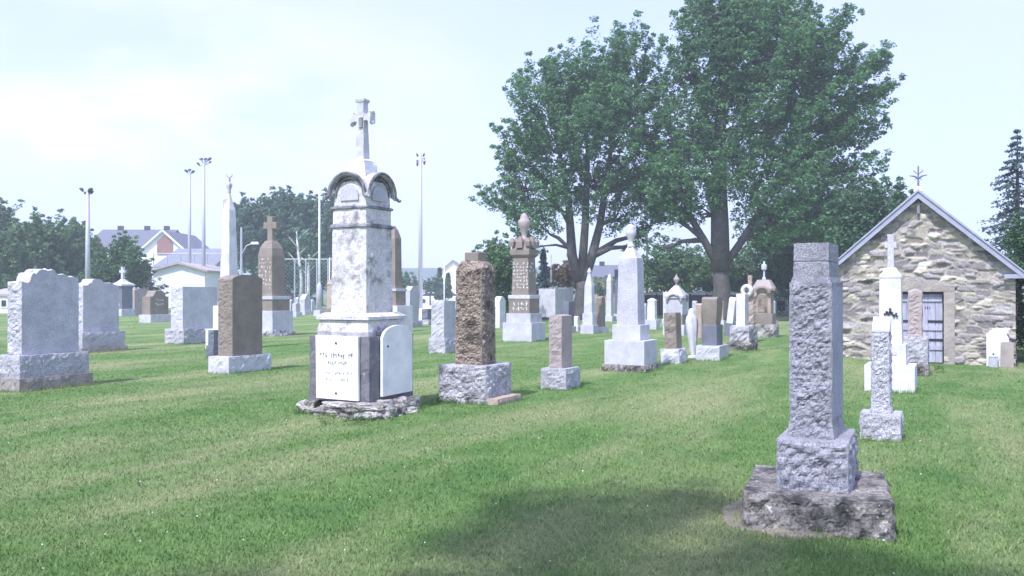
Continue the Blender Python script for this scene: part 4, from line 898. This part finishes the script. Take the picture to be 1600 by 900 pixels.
# rubble footing stones
for k, (x, y, a, b_, c, z, rz) in enumerate(((-.46, -.50, .15, .15, .12, .06, .2), (.06, -.55, .30, .11, .045, .135, -.12), (-.16, -.54, .12, .12, .08, .04, .6), (-.08, -.56, .26, .10, .05, .04, .25), (.36, -.52, .2, .14, .09, .10, .1), (.55, -.5, .19, .13, .06, .04, -.4),
                                         (.48, -.15, .15, .24, .10, .10, 0), (.62, -.12, .15, .18, .09, .03, .3), (.50, .3, .14, .26, .11, .06, 0), (-.05, .05, .40, .40, .13, .06, 0), (.3, -.62, .17, .08, .03, .02, .5), (-.45, 0, .12, .4, .1, .07, 0), (.68, .12, .12, .1, .05, .02, .6), (.60, -.64, .2, .14, .07, .02, .7), (.38, -.74, .16, .09, .05, .0, -.3), (.66, -.36, .14, .2, .10, .03, .2), (.52, -.5, .22, .16, .05, .13, .4), (.74, -.5, .09, .07, .04, 0, 1), (-.2, -.36, .3, .1, .08, .02, 0), (.34, -.60, .12, .09, .06, .11, .9), (.56, .02, .14, .12, .10, .10, .4))):
    bm = bmesh.new(); bmesh.ops.create_icosphere(bm, subdivisions=4, radius=1); so = Vector((k * 3.1, k, 0))
    for v in bm.verts:
        q = v.co.copy(); m_ = max(abs(q.x), abs(q.y), abs(q.z)); q = q.lerp(q / m_ * .85, .65)
        f = 1 + .34 * noise.noise(q * 1.6 + so) + .10 * noise.noise(q * 5 + so)
        v.co = Vector((q.x * a, q.y * b_, q.z * c)) * f
    mk('footing_stone', bm, M['rubble'], rt, loc=(x, y, z), rot=(0, 0, rz))
FEET += [(xF, dF, PH2, .92, 1.04, 0), (xH, dH, PH, 1.25, 1.25, 0)]
tv, tt = [], []
for (fx_, fy_, ph_, w_, dp_, z_) in FEET:
    n_ = int((w_ + dp_) * 2 * (260 if fy_ < 15 else 130)); far_ = 1 + .05 * fy_
    for _ in range(n_):
        q = nrs.rand() * 2 * (w_ + dp_); o_ = abs(nrs.normal()) * .035 + .004
        if q < w_: lx, ly = q - w_ / 2, -dp_ / 2 - o_
        elif q < w_ + dp_: lx, ly = w_ / 2 + o_, q - w_ - dp_ / 2
        elif q < 2 * w_ + dp_: lx, ly = q - w_ - dp_ - w_ / 2, dp_ / 2 + o_
        else: lx, ly = -w_ / 2 - o_, q - 2 * w_ - dp_ - dp_ / 2
        x_ = fx_ + lx * math.cos(ph_) - ly * math.sin(ph_); y_ = fy_ + lx * math.sin(ph_) + ly * math.cos(ph_)
        pn = .5 + .9 * noise.noise(Vector((x_ * 4, y_ * 4, 1))); h_ = (.03 + .07 * nrs.rand() * max(.1, pn)) ; a_ = nrs.rand() * 6.283; w2 = .0035 * far_; l_ = h_ * .5 * nrs.rand(); b2_ = nrs.rand() * 6.283
        g_ = gzc(x_, y_)
        tv += [(x_ - math.cos(a_) * w2, y_ - math.sin(a_) * w2, g_ - .01), (x_ + math.cos(a_) * w2, y_ + math.sin(a_) * w2, g_ - .01), (x_ + math.cos(b2_) * l_, y_ + math.sin(b2_) * l_, g_ + h_)]; tt.append(nrs.rand())
tag(fastmesh('grass_tufts', np.array(tv), np.arange(len(tv)).reshape(-1, 3), M['blades'], tone=np.array(tt)), 'longer uncut grass fringing the feet of the gravestones', 'grass', kind='stuff')
# weeds round its foot and at other bases
def weeds(x, y, n, r, label, seed, h=.10):
    rs = np.random.RandomState(seed); cs = [(rs.normal() * r, rs.normal() * r * .6, .03 + abs(rs.normal()) * h * .4) for _ in range(n)]
    root = empty('weeds', label, 'weeds', (x, y, 0)); v, f, t_ = leaves(cs, [.05] * n, 30, .017, 1.2, .1, rs); fastmesh('foliage', v, f, M['weed'], root, t_)
weeds(X(560, 10.9), 10.9, 26, .28, 'weeds growing at the foot of the limestone monument', 81)
weeds(X(690, 12.4), 12.5, 16, .2, 'weeds beside the rocky base of the rough brown pillar', 82)
weeds(X(1455, 17.4), 17.4, 14, .14, 'green weeds between the short column and the chapel door', 83, .2)
weeds(X(222, 38), 38, 14, .3, 'small dark shrub beside the brown headstone with white plate', 84, .9)

# ------------------------------------------------------------------ chapel
m, nt, b = newmat('rubble_masonry'); P = geo(nt)
a = nt.nodes.new('ShaderNodeAttribute'); a.attribute_name = 'Col'
col = mixc(nt, 1.0, a.outputs['Color'], ramp(nt, [(.3, .72), (.7, 1.25)], noi(nt, P, 26, 6, .7)), 'MULTIPLY')
nt.links.new(col, b.inputs['Base Color']); b.inputs['Roughness'].default_value = .85; b.inputs['Specular IOR Level'].default_value = .2
bump(nt, b, noi(nt, P, 30, 6, .7), .6, .02); M['rubble_wall'] = m
PC = R(-26); xc, yc = 9.04, 19.71; hwid = 1.88
ch = empty('stone_chapel', 'small fieldstone chapel with steep gable roof and iron cross', 'chapel', (xc, yc, 0), PC)
eave, apex = 2.06, 3.74; LEN = 4.6
dx0, dx1, dtop = -.42, .50, 1.60
def wall_h(x): return eave + (apex - eave) * (1 - abs(x) / hwid)
def stonef(u, z, so):
    wz = z + .022 * noise.noise(Vector((u * 2.5, z * 2, so))) + .015 * noise.noise(Vector((u * 9, z * 9, so))) ; wu = u + .05 * noise.noise(Vector((u * 3, z * 5, so + 4))) + .03 * noise.noise(Vector((u * 11, z * 13, so + 8)))
    q = Vector((wu * 3.3, wz * 7.6, so)); dist, pts = noise.voronoi(q, distance_metric='CHEBYCHEV')
    e = dist[1] - dist[0]; c1 = noise.cell(pts[0] * 5.17 + Vector((3, 1, 2))); c2 = noise.cell(pts[0] * 3.31 + Vector((7, 5, 1)))
    s_ = sm(e, .01, .2); rel = s_ * (.015 + .045 * c1) + .010 * noise.noise(Vector((u * 14, z * 20, so)))
    if c2 < .12: base = (.36, .33, .32)
    elif c2 < .4: base = (.50, .46, .38)
    elif c2 < .75: base = (.62, .57, .46)
    elif c2 < .9: base = (.70, .68, .66)
    else: base = (.50, .46, .37)
    k = .82 + .32 * c1; mort = (.50, .46, .39); f = sm(e, .02, .10)
    hole = sm(e, .0, .03)
    jd = 1 - .5 * (1 - sm(e, .0, .05)) * max(0, min(1, .5 + 1.6 * noise.noise(Vector((u * 5, z * 5, so + 2)))))
    col = [(mort[i] * (1 - f) + base[i] * k * f) * .90 * jd for i in range(3)]
    return rel, col
def stonewall(name, W, hfun, place, so, hole=None, du=.026):
    """grid wall; place(u,z,rel)->xyz"""
    nu = int(W / du); verts, cols, idx, faces = [], [], {}, []
    nz = int(apex / du) + 1
    for i in range(nu + 1):
        u = (i / nu - .5) * W; top = hfun(u)
        for k in range(nz + 1):
            z = -.25 + (top + .25) * k / nz
            rel, col = stonef(u, z, so); idx[i, k] = len(verts); verts.append(place(u, z, rel)); cols.append(col)
    for i in range(nu):
        for k in range(nz):
            uc = ((i + .5) / nu - .5) * W; zc_ = -.25 + (hfun(uc) + .25) * (k + .5) / nz
            if hole and hole[0] < uc < hole[1] and zc_ < hole[2]: continue
            faces.append((idx[i, k], idx[i + 1, k], idx[i + 1, k + 1], idx[i, k + 1]))
    o = fastmesh(name, np.array(verts), np.array(faces), M['rubble_wall'], ch)
    ca = o.data.color_attributes.new('Col', 'FLOAT_COLOR', 'POINT'); ca.data.foreach_set('color', np.array([(c[0], c[1], c[2], 1) for c in cols], dtype=np.float32).ravel())
    return o
stonewall('front_wall', hwid * 2, wall_h, lambda u, z, r: (u, -r, z), 0, (dx0, dx1, dtop), .022)
stonewall('side_wall', LEN, lambda u: eave, lambda u, z, r: (hwid + r, LEN / 2 + u, z), 20, du=.06)
stonewall('side_wall', LEN, lambda u: eave, lambda u, z, r: (-hwid - r, LEN / 2 - u, z), 40, du=.06)
stonewall('back_wall', hwid * 2, wall_h, lambda u, z, r: (-u, LEN + r, z), 60, du=.08)
# roof
for sx in (-1, 1):
    bm = bmesh.new(); ov = .2; th = .055; sl = (apex - eave) / hwid; y0, y1 = -.16, LEN + .16
    xe, ze = hwid + ov, apex + .05 - sl * (hwid + ov); pa = [(0, apex + .05), (xe, ze), (xe, ze + th), (0, apex + .05 + th * 1.3)]
    A_ = [bm.verts.new((sx * u, y0, z)) for u, z in pa]; B_ = [bm.verts.new((sx * u, y1, z)) for u, z in pa]
    bm.faces.new(A_); bm.faces.new(B_[::-1])
    for i in range(4): bm.faces.new((A_[i], B_[i], B_[(i + 1) % 4], A_[(i + 1) % 4]))
    mk('roof', bm, M['chapel_roof'], ch)
    bm = bmesh.new(); pa = [(0, apex - .09), (xe, ze - .12), (xe + .01, ze + .01), (0, apex + .07)]
    A_ = [bm.verts.new((sx * u, y0 - .03, z)) for u, z in pa]; B_ = [bm.verts.new((sx * u, y0 + .0 - .004, z)) for u, z in pa]
    bm.faces.new(A_); bm.faces.new(B_[::-1])
    for i in range(4): bm.faces.new((A_[i], B_[i], B_[(i + 1) % 4], A_[(i + 1) % 4]))
    mk('barge_board', bm, M['fascia'], ch)
    bm = bmesh.new(); pa = [(0, apex + .062), (xe + .02, ze + .0), (xe + .02, ze + .022), (0, apex + .088)]
    A_ = [bm.verts.new((sx * u, y0 - .06, z)) for u, z in pa]; B_ = [bm.verts.new((sx * u, y0 - .034, z)) for u, z in pa]
    bm.faces.new(A_); bm.faces.new(B_[::-1])
    for i in range(4): bm.faces.new((A_[i], B_[i], B_[(i + 1) % 4], A_[(i + 1) % 4]))
    mk('roof_edging', bm, M['galv'], ch)
    bm = bmesh.new(); box(bm, min(sx * (hwid - .22), sx * (xe + .30)), max(sx * (hwid - .22), sx * (xe + .30)), y0 - .02, -.075, ze - .06, ze + .03) if sx > 0 else box(bm, -xe, -hwid + .2, y0 - .0, -.075, ze - .06, ze + .02)
    mk('eave_return', bm, M['fascia'], ch)
    if sx > 0:
        bm = bmesh.new(); box(bm, xe, xe + .30, -.07, LEN, ze - .07, ze + .03); mk('gutter', bm, M['fascia'], ch)
bm = bmesh.new(); box(bm, -.03, .03, -.10, -.03, apex - .42, apex - .16); mk('gable_post', bm, M['roof_grey'], ch)
# iron cross on the ridge
bm = bmesh.new(); lathe(bm, [(.10, apex + .07), (.09, apex + .14), (.04, apex + .18)]); mk('ridge_cap', bm, M['white_paint'], ch, loc=(0, -.05, 0))
bm = bmesh.new(); zc_ = apex + .42
tube(bm, [(0, 0, apex + .15), (0, 0, apex + .64)], [.022, .016], 7)
for sx in (-1, 1):
    tube(bm, [(0, 0, zc_ - .05), (sx * .09, 0, zc_), (sx * .18, 0, zc_ + .015)], [.028, .022, .014], 6); tube(bm, [(sx * .02, 0, zc_ + .04), (sx * .08, 0, zc_ + .10), (sx * .1, 0, zc_ + .13)], [.008, .012, .006], 5)
    tube(bm, [(sx * .02, 0, zc_ - .05), (sx * .07, 0, zc_ - .09)], [.012, .006], 5)
mk('cross', bm, M['copper'], ch, loc=(0, -.05, 0))
# doorway
bm = bmesh.new(); block(bm, dx1 - dx0 + .44, .24, dtop - .01, dtop + .22, .05, 'F', .01, cx=(dx0 + dx1) / 2, cy=.075, jit=.006); mk('lintel', bm, M['lintel'], ch)
for a_, b_ in ((dx0 - .22, dx0 - .004), (dx1 + .004, dx1 + .22)):
    bm = bmesh.new(); block(bm, b_ - a_, .24, -.1, dtop - .015, .05, 'F', .008, cx=(a_ + b_) / 2, cy=.075, jit=.006); mk('jamb', bm, M['lintel'], ch)
m, nt, b = newmat('weathered_door_boards'); tcn = nt.nodes.new('ShaderNodeTexCoord'); wv = nt.nodes.new('ShaderNodeMapping'); wv.inputs['Scale'].default_value = (9, 9, .6); nt.links.new(tcn.outputs['Object'], wv.inputs[0])
g = noi(nt, wv.outputs[0], 4, 7, .7); nt.links.new(ramp(nt, [(.3, (.26, .26, .33)), (.5, (.38, .38, .47)), (.68, (.52, .52, .60))], g), b.inputs['Base Color']); b.inputs['Roughness'].default_value = .85; bump(nt, b, g, .5, .01); M['door'] = m
for a_, b_ in ((dx0 + .02, .03), (.045, dx1 - .02)):
    bm = bmesh.new(); n_ = 3; wq = (b_ - a_) / n_
    for i in range(n_): box(bm, a_ + wq * i + .003, a_ + wq * (i + 1) - .003, .10, .14, .02, dtop - .07)
    lf = mk('door', bm, M['door'], ch, bevel=.003)
    for z in (.35, .78, 1.42):
        bm = bmesh.new(); box(bm, a_ + .01, b_ - .01, .07, .0985, z - .05, z + .05); mk('ledge_board', bm, M['door'], lf, bevel=.004)
    for z in (.52, .93, ):
        bm = bmesh.new(); box(bm, b_ - .30 if a_ > 0 else a_, b_ if a_ > 0 else a_ + .3, .085, .0985, z - .025, z + .025); mk('hinge', bm, M['iron'], lf)
    if a_ > 0:
        bm = bmesh.new()
        for k in range(3): box(bm, a_ + .08 + .045 * k, a_ + .095 + .045 * k, .095, .0985, 1.2, 1.26)
        mk('number_mark', bm, M['iron'], lf)
bm = bmesh.new(); box(bm, dx0 - .1, dx1 + .1, .1945, .5, -.1, dtop + .1); mk('door_reveal', bm, M['glass'], ch)
# tablets leaning on the chapel
def onwall(lx, ly, z=0):
    c_, s_ = math.cos(PC), math.sin(PC); return (xc + lx * c_ - ly * s_, yc + lx * s_ + ly * c_, z)
def slab(name, label, lx, ly, w, h, t, prof, mat, tilt=-.06, cat='tablet'):
    x, y, z = onwall(lx, ly); bm = bmesh.new(); pts = [(u * w / 2, v * h) for u, v in prof]
    a = [bm.verts.new((u, -t / 2, v)) for u, v in pts]; b_ = [bm.verts.new((u, t / 2, v)) for u, v in pts]
    bm.faces.new(a); bm.faces.new(b_[::-1])
    for i in range(len(pts)): bm.faces.new((a[i], b_[i], b_[(i + 1) % len(pts)], a[(i + 1) % len(pts)]))
    o = mk(name, bm, mat, None, bevel=.006, loc=(x, y, -.02), rot=(tilt, 0, PC)); tag(o, label, cat); return o
slab('broken_tablet', 'white marble tablet with notched top leaning on the chapel wall', 1.53, -.22, .42, .80, .05, [(-1, 0), (1, 0), (1, .78), (.8, .88), (.75, 1), (-.7, .98), (-.75, .92), (-1, .9)], M['marble'])
slab('stone_tablet', 'tan stone tablet in front of the white one at chapel corner', 1.70, -.38, .24, .56, .06, [(-1, 0), (1, 0), (1, .96), (.2, 1), (-1, .97)], M['lintel'])
rt = empty('box_marker', 'small white gabled box marker with a dark hole beside the tan tablet', 'grave marker', onwall(1.44, -.42), PC)
bm = bmesh.new(); box(bm, -.08, .08, -.05, .05, -.02, .22); mk('post', bm, M['granite'], rt, bevel=.004)
bm = bmesh.new(); sq(bm, [(.22, .095, .06), (.32, .09, .055), (.36, .03, .05)]); mk('gabled_head', bm, M['marble'], rt)
bm = bmesh.new(); lathe(bm, [(.018, 0), (.018, .012)], n=10); bm.transform(Matrix.Translation((0, -.055, .28)) @ Matrix.Rotation(R(90), 4, 'X')); mk('opening', bm, M['iron'], rt)

# ------------------------------------------------------------------ fence behind the maples
d_ = 56; x0, x1 = X(1000, d_), X(1182, d_)
rt = empty('fence', 'long low dark fence with pale top rail behind the maple trunk', 'fence', ((x0 + x1) / 2, d_, 0)); hl_ = (x1 - x0) / 2
bm = bmesh.new(); k = -hl_
while k < hl_: box(bm, k, k + .135, -.02, .02, .05, Z(461, d_)); k += .145
mk('board_panel', bm, M['iron'], rt)
bm = bmesh.new(); box(bm, -hl_, hl_, -.05, .05, Z(461, d_), Z(457, d_)); mk('top_rail', bm, M['galv'], rt)
for q in range(8):
    bm = bmesh.new(); xx_ = -hl_ + q * 2 * hl_ / 7; box(bm, xx_ - .05, xx_ + .05, -.08, -.025, 0, Z(459, d_)); mk('post', bm, M['iron'], rt)
# ------------------------------------------------------------------ poles
def pole(name, label, px, ybase_d, ytop, r, heads, group=None, mat=None, cat='light pole', hw_=.35):
    d = ybase_d; H = Z(ytop, d); rt = empty(name, label, cat, (X(px, d), d, 0), 0, group)
    bm = bmesh.new(); tube(bm, [(0, 0, -.1), (0, 0, H)], [r, r * .6], 10); mk('pole', bm, mat or M['galv'], rt, smooth=True)
    s = d / F
    for (dx, dy, sz, rot) in heads:
        bm = bmesh.new(); tube(bm, [(0, 0, H - .2 + dy * s * .3), (dx * s, 0, H + dy * s)], r * .35, 6); mk('arm', bm, M['galv'], rt)
        bm = bmesh.new(); lathe(bm, [(.05, -.2), (.3, -.1), (.42, .12), (.38, .16)], n=10); bm.transform(Matrix.Translation((dx * s, 0, H + dy * s)) @ Matrix.Rotation(rot, 4, 'Y') @ Matrix.Scale(sz * .62, 4)); mk('floodlight', bm, M['iron'], rt)
    return rt
FG = 'ball field floodlight poles'
pole('floodlight_pole', 'short thick floodlight pole before the left trees', 137, 62, 300, .20, [(-9, 4, .8, -2.4), (-4, -1, .5, 2.4), (3, 3, .9, 2.2), (6, 0, .6, 2.2)], FG)
pole('floodlight_pole', 'thinner floodlight pole, left of the two tall ones above the garage', 296, 92, 270, .2, [(-5, 3, 1, -2.4), (0, 5, .8, 3.0), (5, 2, .9, 2.4)], FG)
pole('floodlight_pole', 'tallest floodlight pole above the garage, with spread lamp heads', 318, 88, 256, .22, [(-8, 0, .9, -2.4), (-4, 8, .8, 3.0), (3, 8, .8, 3), (9, 8, .9, 2.4), (10, 3, .6, 2.4)], FG)
pole('floodlight_pole', 'tall pole with two columns of lamps right of the limestone monument', 657, 80, 240, .22, [(-5, -2, .7, -1.8), (-5, -12, .6, -1.8), (-5, -17, .7, -1.8), (5, -2, .7, 1.8), (6, -14, .8, 1.8), (6, -8, .4, 1.8)], FG)
pole('flag_pole', 'slender bare white pole left of the limestone monument', 499, 70, 303, .10, [], mat=M['white_paint'], cat='pole')
pole('fence_pole', 'thin pale post close to the left edge of the limestone monument', 515, 66, 402, .05, [], mat=M['white_paint'], cat='pole')
pole('utility_pole', 'dark utility pole between the banded obelisk and the biggest maple', 1011, 75, 362, .13, [(-3, -8, .5, -1.8)], mat=M['bark'], cat='utility pole')
pole('flag_pole', 'short thin white pole rising behind the boxy grey block', 861, 55, 398, .04, [], mat=M['white_paint'], cat='pole')
pole('flag_pole', 'tiny white pole between the far conifers', 694, 95, 412, .07, [], mat=M['white_paint'], cat='pole')
rt = empty('street_lamp', 'curved arm street lamp right of the slender white obelisk', 'street lamp', (X(377, 70), 70, 0)); bm = bmesh.new(); s = 70 / F
tube(bm, [(0, 0, -.1), (0, 0, Z(355, 70))], [.12, .08], 8); tube(bm, [(0, 0, Z(398, 70)), (8 * s, 0, Z(384, 70)), (18 * s, 0, Z(380, 70))], .05, 6); mk('pole', bm, M['galv'], rt)
bm = bmesh.new(); box(bm, 16 * s, 27 * s, -.15, .15, Z(382, 70), Z(378, 70)); mk('lamp_head', bm, M['white_paint'], rt, bevel=.03)
# ball field net fence (posts, rails and woven mesh)
m, nt, b = newmat('chain_link'); b.inputs['Base Color'].default_value = (.35, .42, .48, 1); b.inputs['Roughness'].default_value = .5; M['link'] = m
def netfence(label, pxa, pxb, d, yt, nposts):
    xa, xb = X(pxa, d), X(pxb, d); H = Z(yt, d); rt = empty('chain_link_fence', label, 'fence', ((xa + xb) / 2, d, 0)); h_ = (xb - xa) / 2
    for q in range(nposts):
        bm = bmesh.new(); x_ = -h_ + q * 2 * h_ / (nposts - 1); tube(bm, [(x_, 0, 0), (x_, 0, H)], .06, 6); mk('post', bm, M['galv'], rt)
    bm = bmesh.new(); st = .30; k = 0
    while k * st < 2 * h_ + H:
        a0 = -h_ + k * st
        for sgn in (1, -1):
            x0_, z0_, x1_, z1_ = (a0, 0, a0 - H, H) if sgn == 1 else (a0 - H, 0, a0, H)
            if x0_ > h_ or x1_ > h_ or x0_ < -h_ or x1_ < -h_:
                def clip(x0_, z0_, x1_, z1_):
                    L_ = []
                    for t_ in (0, 1): pass
                    dx_ = x1_ - x0_; t0, t1 = 0, 1
                    for lo in (-h_, h_):
                        if dx_ != 0:
                            tt = (lo - x0_) / dx_
                            if 0 < tt < 1:
                                if (lo == -h_) == (dx_ > 0): t0 = max(t0, tt)
                                else: t1 = min(t1, tt)
                    if t0 >= t1 or not (-h_ - .01 <= x0_ + dx_ * (t0 + t1) / 2 <= h_ + .01): return None
                    return x0_ + dx_ * t0, z0_ + (z1_ - z0_) * t0, x0_ + dx_ * t1, z0_ + (z1_ - z0_) * t1
                c_ = clip(x0_, z0_, x1_, z1_)
                if not c_: continue
                x0_, z0_, x1_, z1_ = c_
            tube(bm, [(x0_, 0, z0_), (x1_, 0, z1_)], .006, 3, cap=False)
        k += 1
    mk('mesh_net', bm, M['link'], rt)
    bm = bmesh.new(); tube(bm, [(-h_, 0, H), (h_, 0, H)], .035, 6); mk('top_rail', bm, M['galv'], rt)
netfence('tall chain link fence in front of the bright shrub and grove', 443, 530, 70, 405, 6)
netfence('tall chain link fence above the white garage roof', 240, 345, 96, 396, 6)

# ------------------------------------------------------------------ houses far off
def house(name, label, pxl, pxr, d, depth, z_e, z_r, wall, roof, ridge='x', rz=0, windows=(), chim=(), gable_panel=None, ov=.3):
    """ridge 'x': ridge runs left-right; 'y': gable faces the camera"""
    w = X(pxr, d) - X(pxl, d); rt = empty(name, label, 'building', ((X(pxl, d) + X(pxr, d)) / 2, d, 0), rz); h_ = w / 2
    bm = bmesh.new()
    if ridge == 'x':
        pr = [(0, 0), (depth, 0), (depth, z_e), (depth / 2, z_r), (0, z_e)]
        A_ = [bm.verts.new((-h_, y, z)) for y, z in pr]; B_ = [bm.verts.new((h_, y, z)) for y, z in pr]
    else:
        pr = [(-h_, 0), (h_, 0), (h_, z_e), (0, z_r), (-h_, z_e)]
        A_ = [bm.verts.new((u, 0, z)) for u, z in pr]; B_ = [bm.verts.new((u, depth, z)) for u, z in pr]
    bm.faces.new(A_); bm.faces.new(B_[::-1])
    for i in range(5): bm.faces.new((A_[i], B_[i], B_[(i + 1) % 5], A_[(i + 1) % 5]))
    mk('wall', bm, wall, rt)
    bm = bmesh.new(); L_ = depth / 2 if ridge == 'x' else h_; sl = (z_r - z_e) / L_
    for sx in (-1, 1):
        pa = [(0, z_r + .03), (sx * (L_ + ov), z_e - sl * ov + .03), (sx * (L_ + ov), z_e - sl * ov + .2), (0, z_r + .22)]
        if ridge == 'x': A_ = [bm.verts.new((-h_ - ov, depth / 2 + u, z)) for u, z in pa]; B_ = [bm.verts.new((h_ + ov, depth / 2 + u, z)) for u, z in pa]
        else: A_ = [bm.verts.new((u, -ov, z)) for u, z in pa]; B_ = [bm.verts.new((u, depth + ov, z)) for u, z in pa]
        bm.faces.new(A_); bm.faces.new(B_[::-1])
        for i in range(4): bm.faces.new((A_[i], B_[i], B_[(i + 1) % 4], A_[(i + 1) % 4]))
    rf = mk('roof', bm, roof, rt)
    for (u, ) in [(c,) for c in chim]:
        bm = bmesh.new(); box(bm, u * h_ - .35, u * h_ + .35, depth / 2 - .3, depth / 2 + .3, z_r - .1, z_r + .75); mk('roof_vent', bm, M['iron'], rf)
    for (u0, u1, z0_, z1_) in windows:
        bm = bmesh.new(); box(bm, u0 * h_, u1 * h_, -.06, -.004, z0_, z1_); fr = mk('window', bm, M['white_paint'], rt)
        bm = bmesh.new(); box(bm, u0 * h_ + .1, u1 * h_ - .1, -.08, -.064, z0_ + .1, z1_ - .1); mk('pane', bm, M['glass'], fr)
    if gable_panel:
        u0, u1, z0_, z1_ = gable_panel; bm = bmesh.new(); pts = [(u0 * h_, z0_), (u1 * h_, z0_), (u1 * h_, z1_), ((u0 + u1) / 2 * h_, z_r - .35), (u0 * h_, z1_)]
        a = [bm.verts.new((u, -.1, z)) for u, z in pts]; b_ = [bm.verts.new((u, -.005, z)) for u, z in pts]; bm.faces.new(a); bm.faces.new(b_[::-1])
        for i in range(5): bm.faces.new((a[i], b_[i], b_[(i + 1) % 5], a[(i + 1) % 5]))
        mk('gable_panel', bm, M['wall_brown'], rt)
        if ridge == 'y':
            bm = bmesh.new()
            for sx in (-1, 1):
                tube(bm, [(0, -ov - .02, z_r + .1), (sx * (h_ + ov), -ov - .02, z_e - sl * ov + .1)], .16, 4)
            mk('barge_board', bm, M['white_paint'], rt)
    return rt
dA = 125
house('apartment_house', 'long dark roofed house wing at left behind the trees', 128, 245, dA, 14, Z(392, dA), Z(361, dA + 7), M['white_wall'], M['roof_blue'], 'x', chim=(-.55, .2, .75), windows=((-.3, -.15, 2, 3.4), (.2, .35, 2, 3.4)))
house('apartment_house', 'white house gable with reddish brown panel above the garage', 222, 288, dA - 3, 12, Z(391, dA - 3), Z(362, dA - 3), M['white_wall'], M['roof_blue'], 'y', gable_panel=(-.28, .46, Z(398, dA - 3), Z(378, dA - 3)), windows=((-.9, -.5, 2, 3.5),))
dB = 108
house('row_house', 'low building with long grey shingle roof behind the garage', 243, 352, dB, 16, Z(418, dB), Z(391, dB + 8), M['white_wall'], M['roof_grey'], 'x', chim=(.75,), windows=((.3, .5, 1, 2.2),))
house('bungalow', 'pale blue gabled house right of the slender white obelisk', 326, 404, dB - 6, 12, Z(428, dB - 6), Z(390, dB - 6), M['wall_blue'], M['roof_grey'], 'y', windows=((-.5, -.1, Z(445, dB), Z(434, dB)), (.2, .5, Z(445, dB), Z(434, dB))))
dG = 84
g_ = house('garage', 'low white garage with tan roof left of the wide grey headstone', 240, 320, dG, 9, Z(424, dG), Z(413, dG), M['white_wall'], M['roof_tan'], 'y', ov=.35)
bm = bmesh.new(); box(bm, .6, 2.4, -.06, -.01, 0, 1.6); mk('door', bm, M['galv'], g_)
house('shed', 'low white shed with dark window at the left edge', -20, 22, 64, 5, Z(463, 64), Z(455, 64), M['white_wall'], M['roof_tan'], 'x', windows=((.0, .55, Z(481, 64), Z(467, 64)),), ov=.15)
house('bungalow', 'cream gabled house far off left of the rough brown pillar', 680, 735, 135, 10, Z(432, 135), Z(408, 135), M['wall_cream'], M['roof_grey'], 'y', rz=R(0), windows=((-.5, -.1, 1, 2.2), (.2, .6, 1, 2.2)))
house('bungalow', 'tan brick house with dark blue roof right of the maple trunk', 920, 968, 120, 10, Z(434, 120), Z(417, 125), M['wall_tan'], M['roof_blue'], 'x', chim=(.1,), windows=((.3, .7, 1.2, 2.4), (-.6, -.3, 1.2, 2.4)))
house('bungalow', 'tiny pale house with white wall just right of the utility pole', 1012, 1050, 140, 9, Z(442, 140), Z(430, 144), M['wall_cream'], M['roof_tan'], 'x', windows=((-.5, -.1, 1.2, 2.2),))
house('bungalow', 'low white house far off beside the pole with two lamp columns', 638, 664, 140, 9, Z(446, 140), Z(438, 144), M['white_wall'], M['roof_grey'], 'x', windows=((-.5, -.1, 1, 2), (.3, .6, 1, 2)))
# parked cars far off
def car(label, px, d, mat, rz=0):
    rt = empty('parked_car', label, 'car', (X(px, d), d, 0), rz, 'cars parked along the far road')
    bm = bmesh.new(); pr = [(-2.1, .35), (2.1, .35), (2.15, .75), (1.9, .9), (1.0, .98), (.45, 1.42), (-1.1, 1.45), (-1.75, .98), (-2.1, .92)]
    a = [bm.verts.new((u, -.85, z)) for u, z in pr]; b_ = [bm.verts.new((u, .85, z)) for u, z in pr]; bm.faces.new(a); bm.faces.new(b_[::-1])
    for i in range(len(pr)): bm.faces.new((a[i], b_[i], b_[(i + 1) % len(pr)], a[(i + 1) % len(pr)]))
    mk('body', bm, mat, rt, bevel=.06)
    for s_ in (-1, 1):
        bm = bmesh.new()
        pts = [(.85, 1.0), (.4, 1.36), (-1.05, 1.38), (-1.55, 1.0)]; y_ = s_ * .855
        a = [bm.verts.new((u, y_, z)) for u, z in pts]; b_ = [bm.verts.new((u, y_ + s_ * .012, z)) for u, z in pts]; bm.faces.new(a); bm.faces.new(b_[::-1])
        for i in range(4): bm.faces.new((a[i], b_[i], b_[(i + 1) % 4], a[(i + 1) % 4]))
        mk('side_window', bm, M['glass'], rt)
    for x_ in (-1.35, 1.35):
        for y_ in (-.8, .8):
            bm = bmesh.new(); lathe(bm, [(.32, -.1), (.34, -.06), (.34, .06), (.32, .1)], n=14); bm.transform(Matrix.Rotation(R(90), 4, 'X')); mk('wheel', bm, M['tyre'], rt, loc=(x_, y_, .34))
car('dark red parked car far beyond the brown cross monument', 451, 96, M['car_red'], R(20))
car('dark blue parked car far off under the birches', 470, 99, M['car_blue'], R(10))
car('white parked car far off right of the tall lamp pole', 678, 112, M['car_white'], R(5))
car('white parked car beside the far cream gable house', 704, 114, M['car_white'], R(8))

# ------------------------------------------------------------------ haze
bm = bmesh.new(); box(bm, -505, 505, -62, 525, -1.2, 48)
hz = mk('haze', bm, None); hz.data.materials.clear()
m = bpy.data.materials.new('summer_haze'); m.use_nodes = True; nt = m.node_tree; nt.nodes.clear()
o_ = nt.nodes.new('ShaderNodeOutputMaterial'); pv = nt.nodes.new('ShaderNodeVolumePrincipled')
pv.inputs['Color'].default_value = (.88, .91, 1.0, 1); pv.inputs['Density'].default_value = .0017; pv.inputs['Anisotropy'].default_value = .2
nt.links.new(pv.outputs[0], o_.inputs['Volume']); hz.data.materials.append(m); tag(hz, 'thin pale summer haze over the cemetery', 'haze', kind='stuff')
